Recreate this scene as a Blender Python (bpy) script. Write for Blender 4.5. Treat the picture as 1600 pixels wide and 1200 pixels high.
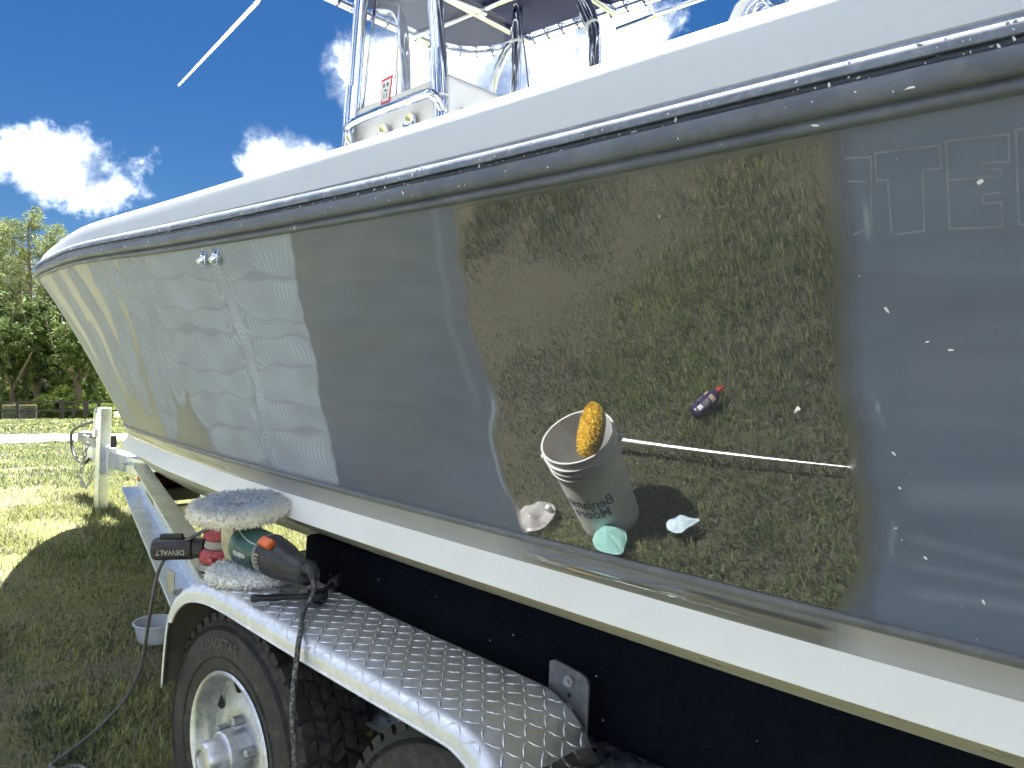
import bpy, bmesh, math, random
import numpy as np
from mathutils import Vector, Matrix
R = math.radians
rng = np.random.default_rng(7)
random.seed(7)
for o in list(bpy.data.objects): bpy.data.objects.remove(o)
sc = bpy.context.scene
COL = sc.collection

# ------------------------------------------------------------------ camera, sky, sun, exposure
CAM_YAW, CAM_H = 42.6, 1.27
cam = bpy.data.cameras.new('camera'); camo = bpy.data.objects.new('camera', cam); COL.objects.link(camo)
cam.sensor_width = 36; cam.lens = 27; cam.clip_start = .02; cam.clip_end = 3000
camo.location = (0, 0, CAM_H)
camo.rotation_euler = (R(90)+math.atan(34/1200), 0, R(CAM_YAW))
sc.camera = camo
sc.render.engine = 'CYCLES'
sc.cycles.max_bounces = 6; sc.cycles.diffuse_bounces = 3; sc.cycles.glossy_bounces = 4
sc.cycles.use_adaptive_sampling = True; sc.cycles.adaptive_threshold = .03; sc.cycles.adaptive_min_samples = 12
sc.cycles.transparent_max_bounces = 12; sc.cycles.transmission_bounces = 6
sc.cycles.caustics_reflective = False; sc.cycles.caustics_refractive = False
sc.cycles.sample_clamp_indirect = 8
try:
    sc.cycles.use_denoising = True
except Exception: pass
sc.view_settings.view_transform = 'Standard'; sc.view_settings.look = 'None'
sc.view_settings.gamma = 1; sc.view_settings.use_curve_mapping = False
sc.view_settings.exposure = 2.65

SUN = Vector((-.36, .21, 1)).normalized()          # direction towards the sun
SUN_EL = math.asin(SUN.z); SUN_AZ = math.atan2(SUN.x, SUN.y)
sl = bpy.data.lights.new('sun', 'SUN'); so = bpy.data.objects.new('sun', sl); COL.objects.link(so)
sl.energy = 5.0; sl.angle = R(.53); sl.color = (1, .97, .935)
so.rotation_euler = SUN.to_track_quat('Z', 'Y').to_euler(); so.location = (0, 0, 60)

world = bpy.data.worlds.new('World'); sc.world = world; world.use_nodes = True
wn = world.node_tree.nodes; wl = world.node_tree.links; wn.clear()
def wnode(t, **k):
    n = wn.new(t)
    for a, b in k.items(): setattr(n, a, b)
    return n
def wmath(op, a, b=None, c=None, clamp=False):
    n = wn.new('ShaderNodeMath'); n.operation = op; n.use_clamp = clamp
    for i, v in enumerate((a, b, c)):
        if v is None: continue
        if isinstance(v, (int, float)): n.inputs[i].default_value = v
        else: wl.new(v, n.inputs[i])
    return n.outputs[0]
sky = wnode('ShaderNodeTexSky', sky_type='NISHITA'); sky.sun_disc = False
sky.sun_elevation = SUN_EL; sky.sun_rotation = SUN_AZ
sky.air_density = 1.0; sky.dust_density = .25; sky.ozone_density = 3.0; sky.altitude = 0
tc = wnode('ShaderNodeTexCoord')
nz = wnode('ShaderNodeTexNoise'); nz.inputs['Scale'].default_value = 13; nz.inputs['Detail'].default_value = 9; nz.inputs['Roughness'].default_value = .62
wl.new(tc.outputs['Generated'], nz.inputs['Vector'])
nz2 = wnode('ShaderNodeTexNoise'); nz2.inputs['Scale'].default_value = 7; nz2.inputs['Detail'].default_value = 5
wl.new(tc.outputs['Generated'], nz2.inputs['Vector'])
def bearing(az, el):   # az in degrees left of +Y, el in degrees
    return Vector((-math.sin(R(az))*math.cos(R(el)), math.cos(R(az))*math.cos(R(el)), math.sin(R(el))))
clouds = [(bearing(73.2, 15.0), 0.105, 0.045), (bearing(70.7, 14.2), 0.075, 0.03), (bearing(59.4, 17.4), 0.072, 0.042), (bearing(52.2, 23.2), 0.1, 0.07), (bearing(44.5, 23.7), 0.17, 0.075), (bearing(37.1, 25.3), 0.12, 0.085)]
mask = None
for d, a, b in clouds:      # distance from each cloud's heart, measured in that cloud's own width and height
    t1 = Vector((-d.y, d.x, 0)).normalized(); t2 = d.cross(t1)
    mp = wnode('ShaderNodeMapping', vector_type='TEXTURE'); wl.new(tc.outputs['Generated'], mp.inputs['Vector'])
    mp.inputs['Location'].default_value = d; mp.inputs['Rotation'].default_value = Matrix((t1, t2, d)).transposed().to_euler(); mp.inputs['Scale'].default_value = (a, b, .6)
    ln = wnode('ShaderNodeVectorMath', operation='LENGTH'); wl.new(mp.outputs[0], ln.inputs[0])
    mask = ln.outputs['Value'] if mask is None else wmath('MINIMUM', mask, ln.outputs['Value'])
mask = wmath('MAXIMUM', wmath('SUBTRACT', 1, mask), -1)
# unseen cumulus added over the rest of the sky to brighten the shade
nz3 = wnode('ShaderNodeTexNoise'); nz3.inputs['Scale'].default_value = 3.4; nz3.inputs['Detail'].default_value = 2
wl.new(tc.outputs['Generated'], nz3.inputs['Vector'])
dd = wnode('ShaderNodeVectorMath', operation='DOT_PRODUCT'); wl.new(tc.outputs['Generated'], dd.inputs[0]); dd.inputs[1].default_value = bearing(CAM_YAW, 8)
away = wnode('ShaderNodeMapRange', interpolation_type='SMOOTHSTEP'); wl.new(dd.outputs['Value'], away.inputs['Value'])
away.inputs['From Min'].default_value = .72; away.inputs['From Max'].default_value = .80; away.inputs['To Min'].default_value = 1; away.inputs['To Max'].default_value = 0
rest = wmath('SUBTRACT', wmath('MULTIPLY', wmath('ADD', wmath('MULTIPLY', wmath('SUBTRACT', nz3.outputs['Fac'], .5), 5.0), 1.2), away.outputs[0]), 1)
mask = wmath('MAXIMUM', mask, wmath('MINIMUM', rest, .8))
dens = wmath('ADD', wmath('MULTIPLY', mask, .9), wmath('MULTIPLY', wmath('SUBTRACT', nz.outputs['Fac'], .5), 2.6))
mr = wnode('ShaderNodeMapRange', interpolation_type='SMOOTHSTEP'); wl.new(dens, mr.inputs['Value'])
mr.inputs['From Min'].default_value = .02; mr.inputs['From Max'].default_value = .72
shade = wnode('ShaderNodeMapRange'); wl.new(wmath('ADD', nz2.outputs['Fac'], wmath('MULTIPLY', nz.outputs['Fac'], .8)), shade.inputs['Value'])
shade.inputs['From Min'].default_value = .78; shade.inputs['From Max'].default_value = 1.14
cc = wnode('ShaderNodeMix', data_type='RGBA'); wl.new(shade.outputs[0], cc.inputs[0])
cc.inputs[6].default_value = (2.5, 2.95, 3.7, 1); cc.inputs[7].default_value = (16.5, 17.4, 18.6, 1)
hs = wnode('ShaderNodeHueSaturation'); hs.inputs['Saturation'].default_value = 1.38; hs.inputs['Hue'].default_value = .507; hs.inputs['Value'].default_value = .29; wl.new(sky.outputs[0], hs.inputs['Color'])
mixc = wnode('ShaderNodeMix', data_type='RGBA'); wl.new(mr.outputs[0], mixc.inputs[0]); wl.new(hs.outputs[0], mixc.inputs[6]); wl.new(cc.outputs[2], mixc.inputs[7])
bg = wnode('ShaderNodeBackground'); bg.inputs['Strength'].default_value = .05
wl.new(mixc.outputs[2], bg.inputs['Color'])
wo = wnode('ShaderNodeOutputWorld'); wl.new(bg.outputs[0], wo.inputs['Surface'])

# ------------------------------------------------------------------ materials
class NT:
    def __init__(s, name):
        s.m = bpy.data.materials.new(name); s.m.use_nodes = True; s.n = s.m.node_tree.nodes; s.l = s.m.node_tree.links
        s.b = s.n['Principled BSDF']; s.out = s.n['Material Output']
    def node(s, t, **k):
        n = s.n.new(t)
        for a, b in k.items(): setattr(n, a, b)
        return n
    def noise(s, scale, detail=4, coord='Object', rough=.55, stretch=None):
        tc = s.node('ShaderNodeTexCoord'); n = s.node('ShaderNodeTexNoise')
        n.inputs['Scale'].default_value = scale; n.inputs['Detail'].default_value = detail; n.inputs['Roughness'].default_value = rough
        src = tc.outputs[coord]
        if stretch:
            mp = s.node('ShaderNodeMapping'); mp.inputs['Scale'].default_value = stretch; s.l.new(src, mp.inputs['Vector']); src = mp.outputs[0]
        s.l.new(src, n.inputs['Vector']); return n.outputs['Fac']
    def attr(s, name, kind='Fac'):
        a = s.node('ShaderNodeAttribute'); a.attribute_name = name; return a.outputs[kind]
    def math(s, op, a, b=None, clamp=False):
        n = s.node('ShaderNodeMath', operation=op); n.use_clamp = clamp
        for i, v in enumerate((a, b)):
            if v is None: continue
            if isinstance(v, (int, float)): n.inputs[i].default_value = v
            else: s.l.new(v, n.inputs[i])
        return n.outputs[0]
    def mapr(s, v, a, b, c=0, d=1, smooth=False):
        n = s.node('ShaderNodeMapRange'); n.interpolation_type = 'SMOOTHSTEP' if smooth else 'LINEAR'
        s.l.new(v, n.inputs['Value'])
        for k, x in zip(('From Min', 'From Max', 'To Min', 'To Max'), (a, b, c, d)): n.inputs[k].default_value = x
        return n.outputs[0]
    def mix(s, f, a, b):
        n = s.node('ShaderNodeMix', data_type='RGBA')
        for i, v in ((0, f), (6, a), (7, b)):
            if isinstance(v, (int, float)): n.inputs[i].default_value = v
            elif isinstance(v, tuple): n.inputs[i].default_value = v+(1,)
            else: s.l.new(v, n.inputs[i])
        return n.outputs[2]
    def ramp(s, f, stops):
        n = s.node('ShaderNodeValToRGB'); s.l.new(f, n.inputs[0]); e = n.color_ramp.elements
        while len(e) < len(stops): e.new(.5)
        for q, (p, c) in zip(e, stops): q.position = p; q.color = c+(1,)
        return n.outputs[0]
    def set(s, **k):
        for a, v in k.items():
            i = s.b.inputs[a.replace('_', ' ')]
            if isinstance(v, (int, float)): i.default_value = v
            elif isinstance(v, tuple): i.default_value = v+(1,) if len(v) == 3 else v
            else: s.l.new(v, i)
        return s
    def bump(s, h, strength=.3, dist=.01):
        n = s.node('ShaderNodeBump'); n.inputs['Strength'].default_value = strength; n.inputs['Distance'].default_value = dist
        s.l.new(h, n.inputs['Height']); s.l.new(n.outputs[0], s.b.inputs['Normal']); return s
def dirty(name, base, rough=.5, metal=0., var=.25, scale=12, bump=0, bscale=200, dirt=None, dirt_amt=.35, rvar=.12, **k):
    """a surface with uneven colour, uneven gloss and a little grime"""
    t = NT(name); n1 = t.noise(scale, 6); n2 = t.noise(scale*4.3, 5)
    lo = tuple(c*(1-var) for c in base); hi = tuple(min(1, c*(1+var*.6)) for c in base)
    c = t.mix(t.mapr(n1, .25, .75, smooth=True), lo, hi)
    if dirt: c = t.mix(t.math('MULTIPLY', t.mapr(n2, .42, .80, smooth=True), dirt_amt), c, dirt)
    t.set(Base_Color=c, Metallic=metal, Roughness=t.mapr(n2, .3, .7, max(.02, rough-rvar), min(1, rough+rvar)), **k)
    if bump: t.bump(t.noise(bscale, 3), bump, .003)
    return t.m
M = {}
M['white_gel'] = dirty('white_gelcoat', (.55, .58, .64), .38, var=.03, scale=2, rvar=.04, dirt=(.60, .61, .62), dirt_amt=.2)
M['cream_gel'] = dirty('console_gelcoat', (.76, .755, .72), .4, var=.05, scale=4, dirt=(.5, .48, .42), dirt_amt=.2)
M['bottom_white'] = dirty('hull_bottom_white', (.83, .82, .76), .42, var=.04, scale=2, rvar=.05, dirt=(.66, .61, .50), dirt_amt=.2)
M['chine_cream'] = dirty('chine_cream', (.74, .70, .56), .35, var=.08, scale=3, dirt=(.5, .44, .3), dirt_amt=.3)
M['black_bottom'] = dirty('black_bottom_paint', (.012, .013, .017), .7, var=.3)
M['carpet'] = dirty('black_bunk_carpet', (.004, .006, .012), .95, var=.4, scale=60, bump=.6, bscale=500, Specular_IOR_Level=.1)
M['rail_vinyl'] = dirty('rub_rail_vinyl', (.12, .138, .178), .5, var=.2, scale=9, bump=.2, bscale=60, dirt=(.22, .225, .24), dirt_amt=.4, Specular_IOR_Level=.25)
M['rail_dark'] = dirty('rub_rail_groove', (.02, .026, .045), .45, var=.4, scale=30, dirt=(.07, .08, .10), dirt_amt=.5)
M['rail_strip'] = dirty('rub_rail_strip', (.15, .18, .25), .6, var=.3, scale=16, dirt=(.42, .45, .52), dirt_amt=.5)
M['steel'] = dirty('stainless_steel', (.62, .66, .74), .10, metal=1, var=.06, scale=6, rvar=.05)
M['alu'] = dirty('trailer_aluminium', (.72, .76, .84), .34, metal=1, var=.10, scale=9, dirt=(.52, .53, .55), dirt_amt=.3)
M['alu_plate'] = dirty('diamond_plate', (.78, .80, .85), .48, metal=1, var=.10, scale=14, dirt=(.58, .57, .56), dirt_amt=.4)
M['bracket'] = dirty('dark_zinc', (.16, .165, .17), .5, metal=.7, var=.3, scale=18, dirt=(.09, .09, .09), dirt_amt=.5)
M['alu_dull'] = dirty('dull_galvanised', (.42, .43, .44), .5, metal=.85, var=.3, scale=18, dirt=(.2, .19, .17), dirt_amt=.5)
M['fender_in'] = dirty('fender_inside', (.13, .115, .095), .75, metal=.2, var=.4, scale=10, dirt=(.05, .045, .04), dirt_amt=.6)
M['rubber'] = dirty('tyre_rubber', (.024, .024, .025), .72, var=.4, scale=10, dirt=(.13, .115, .09), dirt_amt=.6)
M['rubber_text'] = dirty('tyre_lettering', (.075, .074, .072), .6, var=.3)
M['galv'] = dirty('galvanised_rim', (.66, .68, .72), .46, metal=1, var=.2, scale=22, dirt=(.38, .37, .36), dirt_amt=.5)
M['hole'] = dirty('hollow_shade', (.006, .006, .006), .9, var=.2)  # flat near-black faces, the shade inside openings put into colour
M['black_plastic'] = dirty('black_plastic', (.018, .018, .02), .42, var=.3, scale=20, dirt=(.09, .09, .09), dirt_amt=.4)
M['green_plastic'] = dirty('green_plastic', (.018, .085, .08), .38, var=.25, scale=20, dirt=(.15, .18, .17), dirt_amt=.35)
M['red_plastic'] = dirty('red_plastic', (.40, .035, .045), .45, var=.25, scale=24, dirt=(.5, .35, .35), dirt_amt=.5)
M['orange_plastic'] = dirty('orange_plastic', (.75, .14, .03), .4, var=.12, scale=30)
M['grey_alloy'] = dirty('cast_alloy', (.50, .47, .40), .45, metal=.7, var=.25, scale=30, dirt=(.35, .31, .25), dirt_amt=.4)
M['print_white'] = dirty('white_print', (.72, .73, .72), .5, var=.08)
M['print_grey'] = dirty('grey_print', (.36, .34, .30), .6, var=.1)
M['print_navy'] = dirty('navy_print', (.025, .03, .10), .5, var=.1)
M['tool_steel'] = dirty('black_tool_steel', (.03, .031, .034), .33, metal=.5, var=.3, scale=30, dirt=(.12, .12, .12), dirt_amt=.3)
M['cord'] = dirty('black_cord', (.025, .025, .027), .5, var=.4, scale=40, dirt=(.45, .45, .44), dirt_amt=.75)
M['cord_grey'] = dirty('grey_cord', (.10, .105, .11), .5, var=.3, scale=30, dirt=(.35, .35, .34), dirt_amt=.6)
M['bucket'] = dirty('white_bucket_plastic', (.78, .78, .75), .35, var=.05, scale=8, dirt=(.5, .48, .44), dirt_amt=.25)
M['bottle'] = dirty('navy_bottle_plastic', (.035, .03, .085), .3, var=.15)
M['red_cap'] = dirty('red_cap_plastic', (.65, .05, .05), .35, var=.1)
M['teal'] = dirty('teal_foam', (.28, .55, .50), .8, var=.12, scale=30, bump=.4, bscale=180)
M['blue_cloth'] = dirty('pale_blue_cloth', (.55, .68, .76), .85, var=.1, scale=30, bump=.4, bscale=240)
M['pole'] = dirty('polished_pole', (.95, .95, .95), .36, metal=1, var=.03)
M['yellow_roller'] = dirty('amber_roller', (.75, .33, .03), .4, var=.2, scale=20, dirt=(.4, .2, .06), dirt_amt=.4)
M['amber'] = dirty('amber_lens', (.8, .25, .02), .2, var=.1)
M['decal_yellow'] = dirty('yellow_decal', (.55, .52, .20), .5, var=.2)
M['fence'] = dirty('black_fence_paint', (.012, .012, .013), .7, var=.4, scale=4, dirt=(.06, .055, .05), dirt_amt=.4)
M['wire'] = dirty('galvanised_wire', (.26, .27, .26), .5, metal=.6, var=.2)
M['tan_wood'] = dirty('tan_board', (.45, .33, .22), .8, var=.25, scale=6)
M['bark'] = dirty('pine_bark', (.15, .115, .085), .9, var=.45, scale=3, bump=.8, bscale=12, dirt=(.26, .22, .18), dirt_amt=.6)
M['pale_bark'] = dirty('pale_bark', (.34, .31, .26), .9, var=.3, scale=4, bump=.5, bscale=14)
M['stone_bits'] = dirty('pale_scrap', (.75, .74, .70), .7, var=.1)
M['speck'] = dirty('dried_compound', (.80, .81, .82), .7, var=.05)

def glass_mat(name, col, alpha):
    t = NT(name); t.set(Base_Color=col, Roughness=.08, Alpha=alpha, Specular_IOR_Level=.8); return t.m
M['acrylic'] = glass_mat('clear_acrylic', (.75, .8, .88), .07)
t = NT('frosted_tub_plastic'); t.set(Base_Color=(.78, .83, .90), Roughness=.3, Transmission_Weight=.35, IOR=1.2, Alpha=.82); M['tub'] = t.m
t = NT('clear_bag_plastic'); t.set(Base_Color=(.75, .74, .72), Roughness=.25, Alpha=t.mapr(t.noise(30, 4), .3, .7, .2, .6)); M['bag'] = t.m
def canvas():
    t = NT('navy_canvas'); n = t.noise(5, 5)
    c = t.mix(t.mapr(n, .3, .7), (.030, .034, .060), (.045, .050, .080)); t.set(Base_Color=c, Roughness=.85)
    tr = t.node('ShaderNodeBsdfTranslucent'); tr.inputs[0].default_value = (.045, .055, .11, 1)
    mx = t.node('ShaderNodeMixShader'); mx.inputs[0].default_value = .45
    t.l.new(t.b.outputs[0], mx.inputs[1]); t.l.new(tr.outputs[0], mx.inputs[2]); t.l.new(mx.outputs[0], t.out.inputs[0]); return t.m
M['canvas'] = canvas()
def wool(name, a, b, c=None):
    t = NT(name); n = t.noise(26, 6); n2 = t.noise(160, 3)
    col = t.mix(t.attr('tint'), a, b)
    col = t.mix(t.math('MULTIPLY', t.mapr(n2, .35, .7), .2), col, tuple(x*.45 for x in a))
    t.set(Base_Color=col, Roughness=.95, Specular_IOR_Level=.1); return t.m
M['wool_blue'] = wool('compound_stained_wool', (.84, .80, .69), (.12, .20, .33))
M['wool_white'] = wool('white_wool', (.80, .80, .75), (.58, .64, .68))
M['wool_yellow'] = wool('yellow_wool', (.86, .60, .08), (.90, .72, .20))
def leafmat(name, stops, trans=.35):
    t = NT(name); c = t.ramp(t.attr('tint'), stops); t.set(Base_Color=c, Roughness=.55, Specular_IOR_Level=.25)
    tr = t.node('ShaderNodeBsdfTranslucent'); t.l.new(c, tr.inputs[0])
    mx = t.node('ShaderNodeMixShader'); mx.inputs[0].default_value = trans
    t.l.new(t.b.outputs[0], mx.inputs[1]); t.l.new(tr.outputs[0], mx.inputs[2]); t.l.new(mx.outputs[0], t.out.inputs[0]); return t.m
M['needles'] = leafmat('pine_needles', [(0, (.065, .10, .035)), (.5, (.16, .20, .075)), (1, (.30, .32, .15))])
M['leaf_dark'] = leafmat('dark_leaves', [(0, (.04, .07, .024)), (.6, (.115, .165, .05)), (1, (.23, .285, .095))])
M['leaf_light'] = leafmat('light_leaves', [(0, (.08, .13, .03)), (.6, (.17, .235, .055)), (1, (.28, .34, .09))], .45)
M['blade'] = leafmat('grass_blades', [(0, (.040, .058, .030)), (.14, (.062, .085, .042)), (.36, (.13, .175, .065)), (.62, (.42, .44, .15)), (.70, (.14, .125, .10)), (.82, (.22, .190, .165)), (1, (.40, .36, .32))], .3)

def ground_mat():
    t = NT('lawn_ground'); n1 = t.noise(.55, 6); n2 = t.noise(3.2, 7, rough=.7); n3 = t.noise(46, 6, rough=.75); n4 = t.noise(9, 5)
    green = t.mix(t.mapr(n3, .35, .65), (.15, .165, .06), (.30, .30, .11))
    straw = t.mix(t.mapr(n3, .3, .7), (.20, .18, .15), (.36, .33, .28))
    f = t.mapr(t.math('ADD', t.math('MULTIPLY', n1, .6), t.math('MULTIPLY', n2, .6)), .52, .70, smooth=True)
    c = t.mix(t.math('MULTIPLY', f, .45), green, straw)
    c = t.mix(t.math('MULTIPLY', t.mapr(n4, .62, .72), .5), c, (.13, .105, .08))
    # strip beside the boat darkened in colour, so the hull mirrors it dimly
    tc = t.node('ShaderNodeTexCoord'); sp = t.node('ShaderNodeSeparateXYZ'); t.l.new(tc.outputs['Object'], sp.inputs[0])
    wx = t.math('ADD', sp.outputs['X'], t.math('MULTIPLY', n2, 1.2)); wy = t.math('ADD', sp.outputs['Y'], t.math('MULTIPLY', n1, 1.0))
    strip_dark = t.math('MULTIPLY', t.mapr(wx, -4.6, -3.2, smooth=True), t.mapr(wy, 1.15, .6, smooth=True))
    earth = t.mix(t.mapr(n3, .35, .7), (.085, .088, .062), (.140, .130, .10))
    c = t.mix(t.math('MULTIPLY', strip_dark, .92), c, earth)
    t.set(Base_Color=c, Roughness=.95, Specular_IOR_Level=.1).bump(n3, .9, .03); return t.m
M['ground'] = ground_mat()
def path_mat():
    t = NT('sand_path'); n = t.noise(1.6, 7, rough=.7); n2 = t.noise(30, 5)
    c = t.mix(t.mapr(n, .35, .65), (.40, .36, .30), (.62, .58, .51)); c = t.mix(t.math('MULTIPLY', t.mapr(n2, .55, .75), .4), c, (.2, .2, .1))
    t.set(Base_Color=c, Roughness=.95).bump(n2, .6, .02); return t.m
M['path'] = path_mat()
def hull_mat(attrs=True, film_col=(.40, .455, .56), name='charcoal_gelcoat'):
    t = NT(name)
    n1 = t.noise(3, 6); n2 = t.noise(24, 6, stretch=(1, 1, 6)); n3 = t.noise(300, 3)
    if attrs:
        gloss, film = t.attr('gloss'), t.attr('film')
    else:
        v = t.node('ShaderNodeValue'); v.outputs[0].default_value = .35; gloss = v.outputs[0]
        v = t.node('ShaderNodeValue'); v.outputs[0].default_value = .0; film = v.outputs[0]
    ox = t.mix(t.mapr(n2, .3, .7), (.112, .142, .222), (.122, .152, .236)); ox = t.mix(t.mapr(n1, .3, .75, smooth=True), ox, (.130, .150, .208))
    c = t.mix(gloss, ox, (.040, .041, .043))
    c = t.mix(film, c, film_col)
    rough = t.mapr(gloss, 0, 1, .48, .012)
    rough = t.math('ADD', rough, t.math('MULTIPLY', film, .3)); rough = t.math('ADD', rough, t.math('MULTIPLY', t.mapr(n2, .4, .7), t.math('MULTIPLY', t.math('SUBTRACT', 1, gloss), .06)), True)
    t.set(Base_Color=c, Roughness=rough, IOR=t.mapr(gloss, .3, 1, 1.38, 2.1)); return t.m
M['hull'] = hull_mat(); M['hull_plain'] = hull_mat(False, name='charcoal_gelcoat_plain'); M['hull_band'] = hull_mat(True, (.50, .485, .45), 'faded_gelcoat_band')
M['crease'] = dirty('crease_moulding', (.135, .14, .15), .45, var=.2, scale=10, dirt=(.3, .3, .29), dirt_amt=.3)

# ------------------------------------------------------------------ mesh helpers
ORG = {}
TILT = []          # top-level things that stand on the slope with the boat (built level, turned at the end)
class MB:
    def __init__(s): s.v = []; s.f = []; s.tint = []
    def add(s, V, F, tint=None):
        b = len(s.v); s.v += [tuple(map(float, p)) for p in V]; s.f += [tuple(b+i for i in f) for f in F]
        s.tint += list(tint) if tint is not None else [0.5]*len(V); return s
    def box(s, c, sz, rot=None):
        c = Vector(c); V = []
        for x in (-.5, .5):
            for y in (-.5, .5):
                for z in (-.5, .5):
                    p = Vector((x*sz[0], y*sz[1], z*sz[2]))
                    V.append(c+(rot @ p if rot else p))
        return s.add(V, [(0, 1, 3, 2), (4, 6, 7, 5), (0, 4, 5, 1), (2, 3, 7, 6), (0, 2, 6, 4), (1, 5, 7, 3)])
    def tube(s, pts, r, n=10, caps=True, closed=False):
        P = [Vector(p) for p in pts]; m = len(P); rr = r if isinstance(r, (list, tuple)) else [r]*m
        V = []; up = None
        for i, p in enumerate(P):
            t = (P[(i+1) % m]-P[i-1]) if closed else (P[min(i+1, m-1)]-P[max(i-1, 0)])
            t.normalize()
            if up is None: up = t.orthogonal().normalized()
            up = (up-t*up.dot(t)); up = up.normalized() if up.length > 1e-6 else t.orthogonal().normalized()
            w = t.cross(up)
            for k in range(n):
                a = 2*math.pi*k/n; V.append(p+(up*math.cos(a)+w*math.sin(a))*rr[i])
        F = []
        for i in range(m if closed else m-1):
            for k in range(n):
                a, b = i*n+k, i*n+(k+1) % n; c, d = ((i+1) % m)*n+(k+1) % n, ((i+1) % m)*n+k
                F.append((a, b, c, d))
        if caps and not closed: F += [tuple(range(n))[::-1], tuple(range((m-1)*n, m*n))]
        return s.add(V, F)
    def lathe(s, prof, n=32, mat=None, c=(0, 0, 0), tint=None, caps=True):
        """prof: (radius, height) list; turned about local Z, then mat, then moved to c"""
        V = []; T = []; c = Vector(c)
        for q, (r, h) in enumerate(prof):
            for k in range(n):
                a = 2*math.pi*k/n; p = Vector((r*math.cos(a), r*math.sin(a), h))
                V.append(c+(mat @ p if mat else p)); T.append(tint[q] if tint else .5)
        F = []
        for i in range(len(prof)-1):
            for k in range(n): F.append((i*n+k, i*n+(k+1) % n, (i+1)*n+(k+1) % n, (i+1)*n+k))
        if caps and prof[0][0] > 1e-6 and prof[0] != prof[-1]: F.append(tuple(range(n))[::-1])
        if caps and prof[-1][0] > 1e-6 and prof[0] != prof[-1]: F.append(tuple(range((len(prof)-1)*n, len(prof)*n)))
        return s.add(V, F, T)
    def prism(s, poly, h, mat=None, c=(0, 0, 0)):
        n = len(poly); c = Vector(c); V = []
        for z in (-h/2, h/2):
            for x, y in poly:
                p = Vector((x, y, z)); V.append(c+(mat @ p if mat else p))
        return s.add(V, [tuple(range(n))[::-1], tuple(range(n, 2*n))]+[(k, (k+1) % n, n+(k+1) % n, n+k) for k in range(n)])
    def grid(s, P, tint=None):
        nu, nv = P.shape[:2]
        F = [(i*nv+j, (i+1)*nv+j, (i+1)*nv+j+1, i*nv+j+1) for i in range(nu-1) for j in range(nv-1)]
        return s.add(P.reshape(-1, 3), F, tint)
    def build(s, name, mat, parent=None, smooth=40, bevel=0, org=None, tint=False, solid=0):
        me = bpy.data.meshes.new(name)
        o_ = Vector(org) if org is not None else (ORG.get(parent.name, Vector()) if parent else Vector())
        me.from_pydata([tuple(Vector(p)-o_) for p in s.v], [], s.f)
        bm = bmesh.new(); bm.from_mesh(me); bmesh.ops.recalc_face_normals(bm, faces=bm.faces); bm.to_mesh(me); bm.free()
        return finish(name, me, mat, parent, smooth, bevel, o_, s.tint if tint else None, solid)
def finish(name, me, mat, parent=None, smooth=40, bevel=0, o_=Vector(), tint=None, solid=0):
    me.materials.append(M[mat] if isinstance(mat, str) else mat)
    if tint is not None:
        a = me.attributes.new('tint', 'FLOAT', 'POINT'); a.data.foreach_set('value', np.asarray(tint, np.float32))
    if smooth:
        me.polygons.foreach_set('use_smooth', [True]*len(me.polygons))
        if smooth < 180: me.set_sharp_from_angle(angle=R(smooth))
    o = bpy.data.objects.new(name, me); COL.objects.link(o)
    if parent: o.parent = parent; ORG[o.name] = ORG.get(parent.name, Vector())
    else: o.location = o_; ORG[o.name] = Vector(o_)
    if solid:
        md = o.modifiers.new('thickness', 'SOLIDIFY'); md.thickness = solid; md.offset = 0
    if bevel:
        md = o.modifiers.new('bevel', 'BEVEL'); md.width = bevel; md.segments = 2; md.limit_method = 'ANGLE'; md.angle_limit = R(40)
        o.modifiers.new('wn', 'WEIGHTED_NORMAL')
    return o
def fast_mesh(name, V, F, tint=None):
    """V (n,3) array, F (m,k) array"""
    me = bpy.data.meshes.new(name); V = np.asarray(V, np.float32); F = np.asarray(F, np.int32); k = F.shape[1]
    me.vertices.add(len(V)); me.vertices.foreach_set('co', V.ravel())
    me.loops.add(F.size); me.loops.foreach_set('vertex_index', F.ravel())
    me.polygons.add(len(F)); me.polygons.foreach_set('loop_start', np.arange(0, F.size, k, dtype=np.int32))
    try: me.polygons.foreach_set('loop_total', np.full(len(F), k, np.int32))
    except Exception: pass
    me.update(calc_edges=True)
    return me
def tag(o, label=None, cat=None, group=None, kind=None, tilt=False):
    if label: o['label'] = label
    if cat: o['category'] = cat
    if group: o['group'] = group
    if kind: o['kind'] = kind
    if tilt: TILT.append(o)
    return o
def thing(name, label, cat, loc=(0, 0, 0), group=None, tilt=True):
    o = bpy.data.objects.new(name, None); COL.objects.link(o); o.location = loc; o.empty_display_size = .1
    ORG[o.name] = Vector(loc); return tag(o, label, cat, group, None, tilt)
def text_geo(s, size, align='CENTER', res=3, bold=.0):
    cu = bpy.data.curves.new('t', 'FONT'); cu.body = s; cu.size = size; cu.align_x = align; cu.align_y = 'CENTER'; cu.resolution_u = res; cu.offset = bold
    ob = bpy.data.objects.new('t', cu); COL.objects.link(ob); bpy.context.view_layer.update()
    me = bpy.data.meshes.new_from_object(ob.evaluated_get(bpy.context.evaluated_depsgraph_get()))
    V = [tuple(v.co) for v in me.vertices]; F = [tuple(p.vertices) for p in me.polygons]
    bpy.data.objects.remove(ob); bpy.data.curves.remove(cu); bpy.data.meshes.remove(me)
    return V, F
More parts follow.
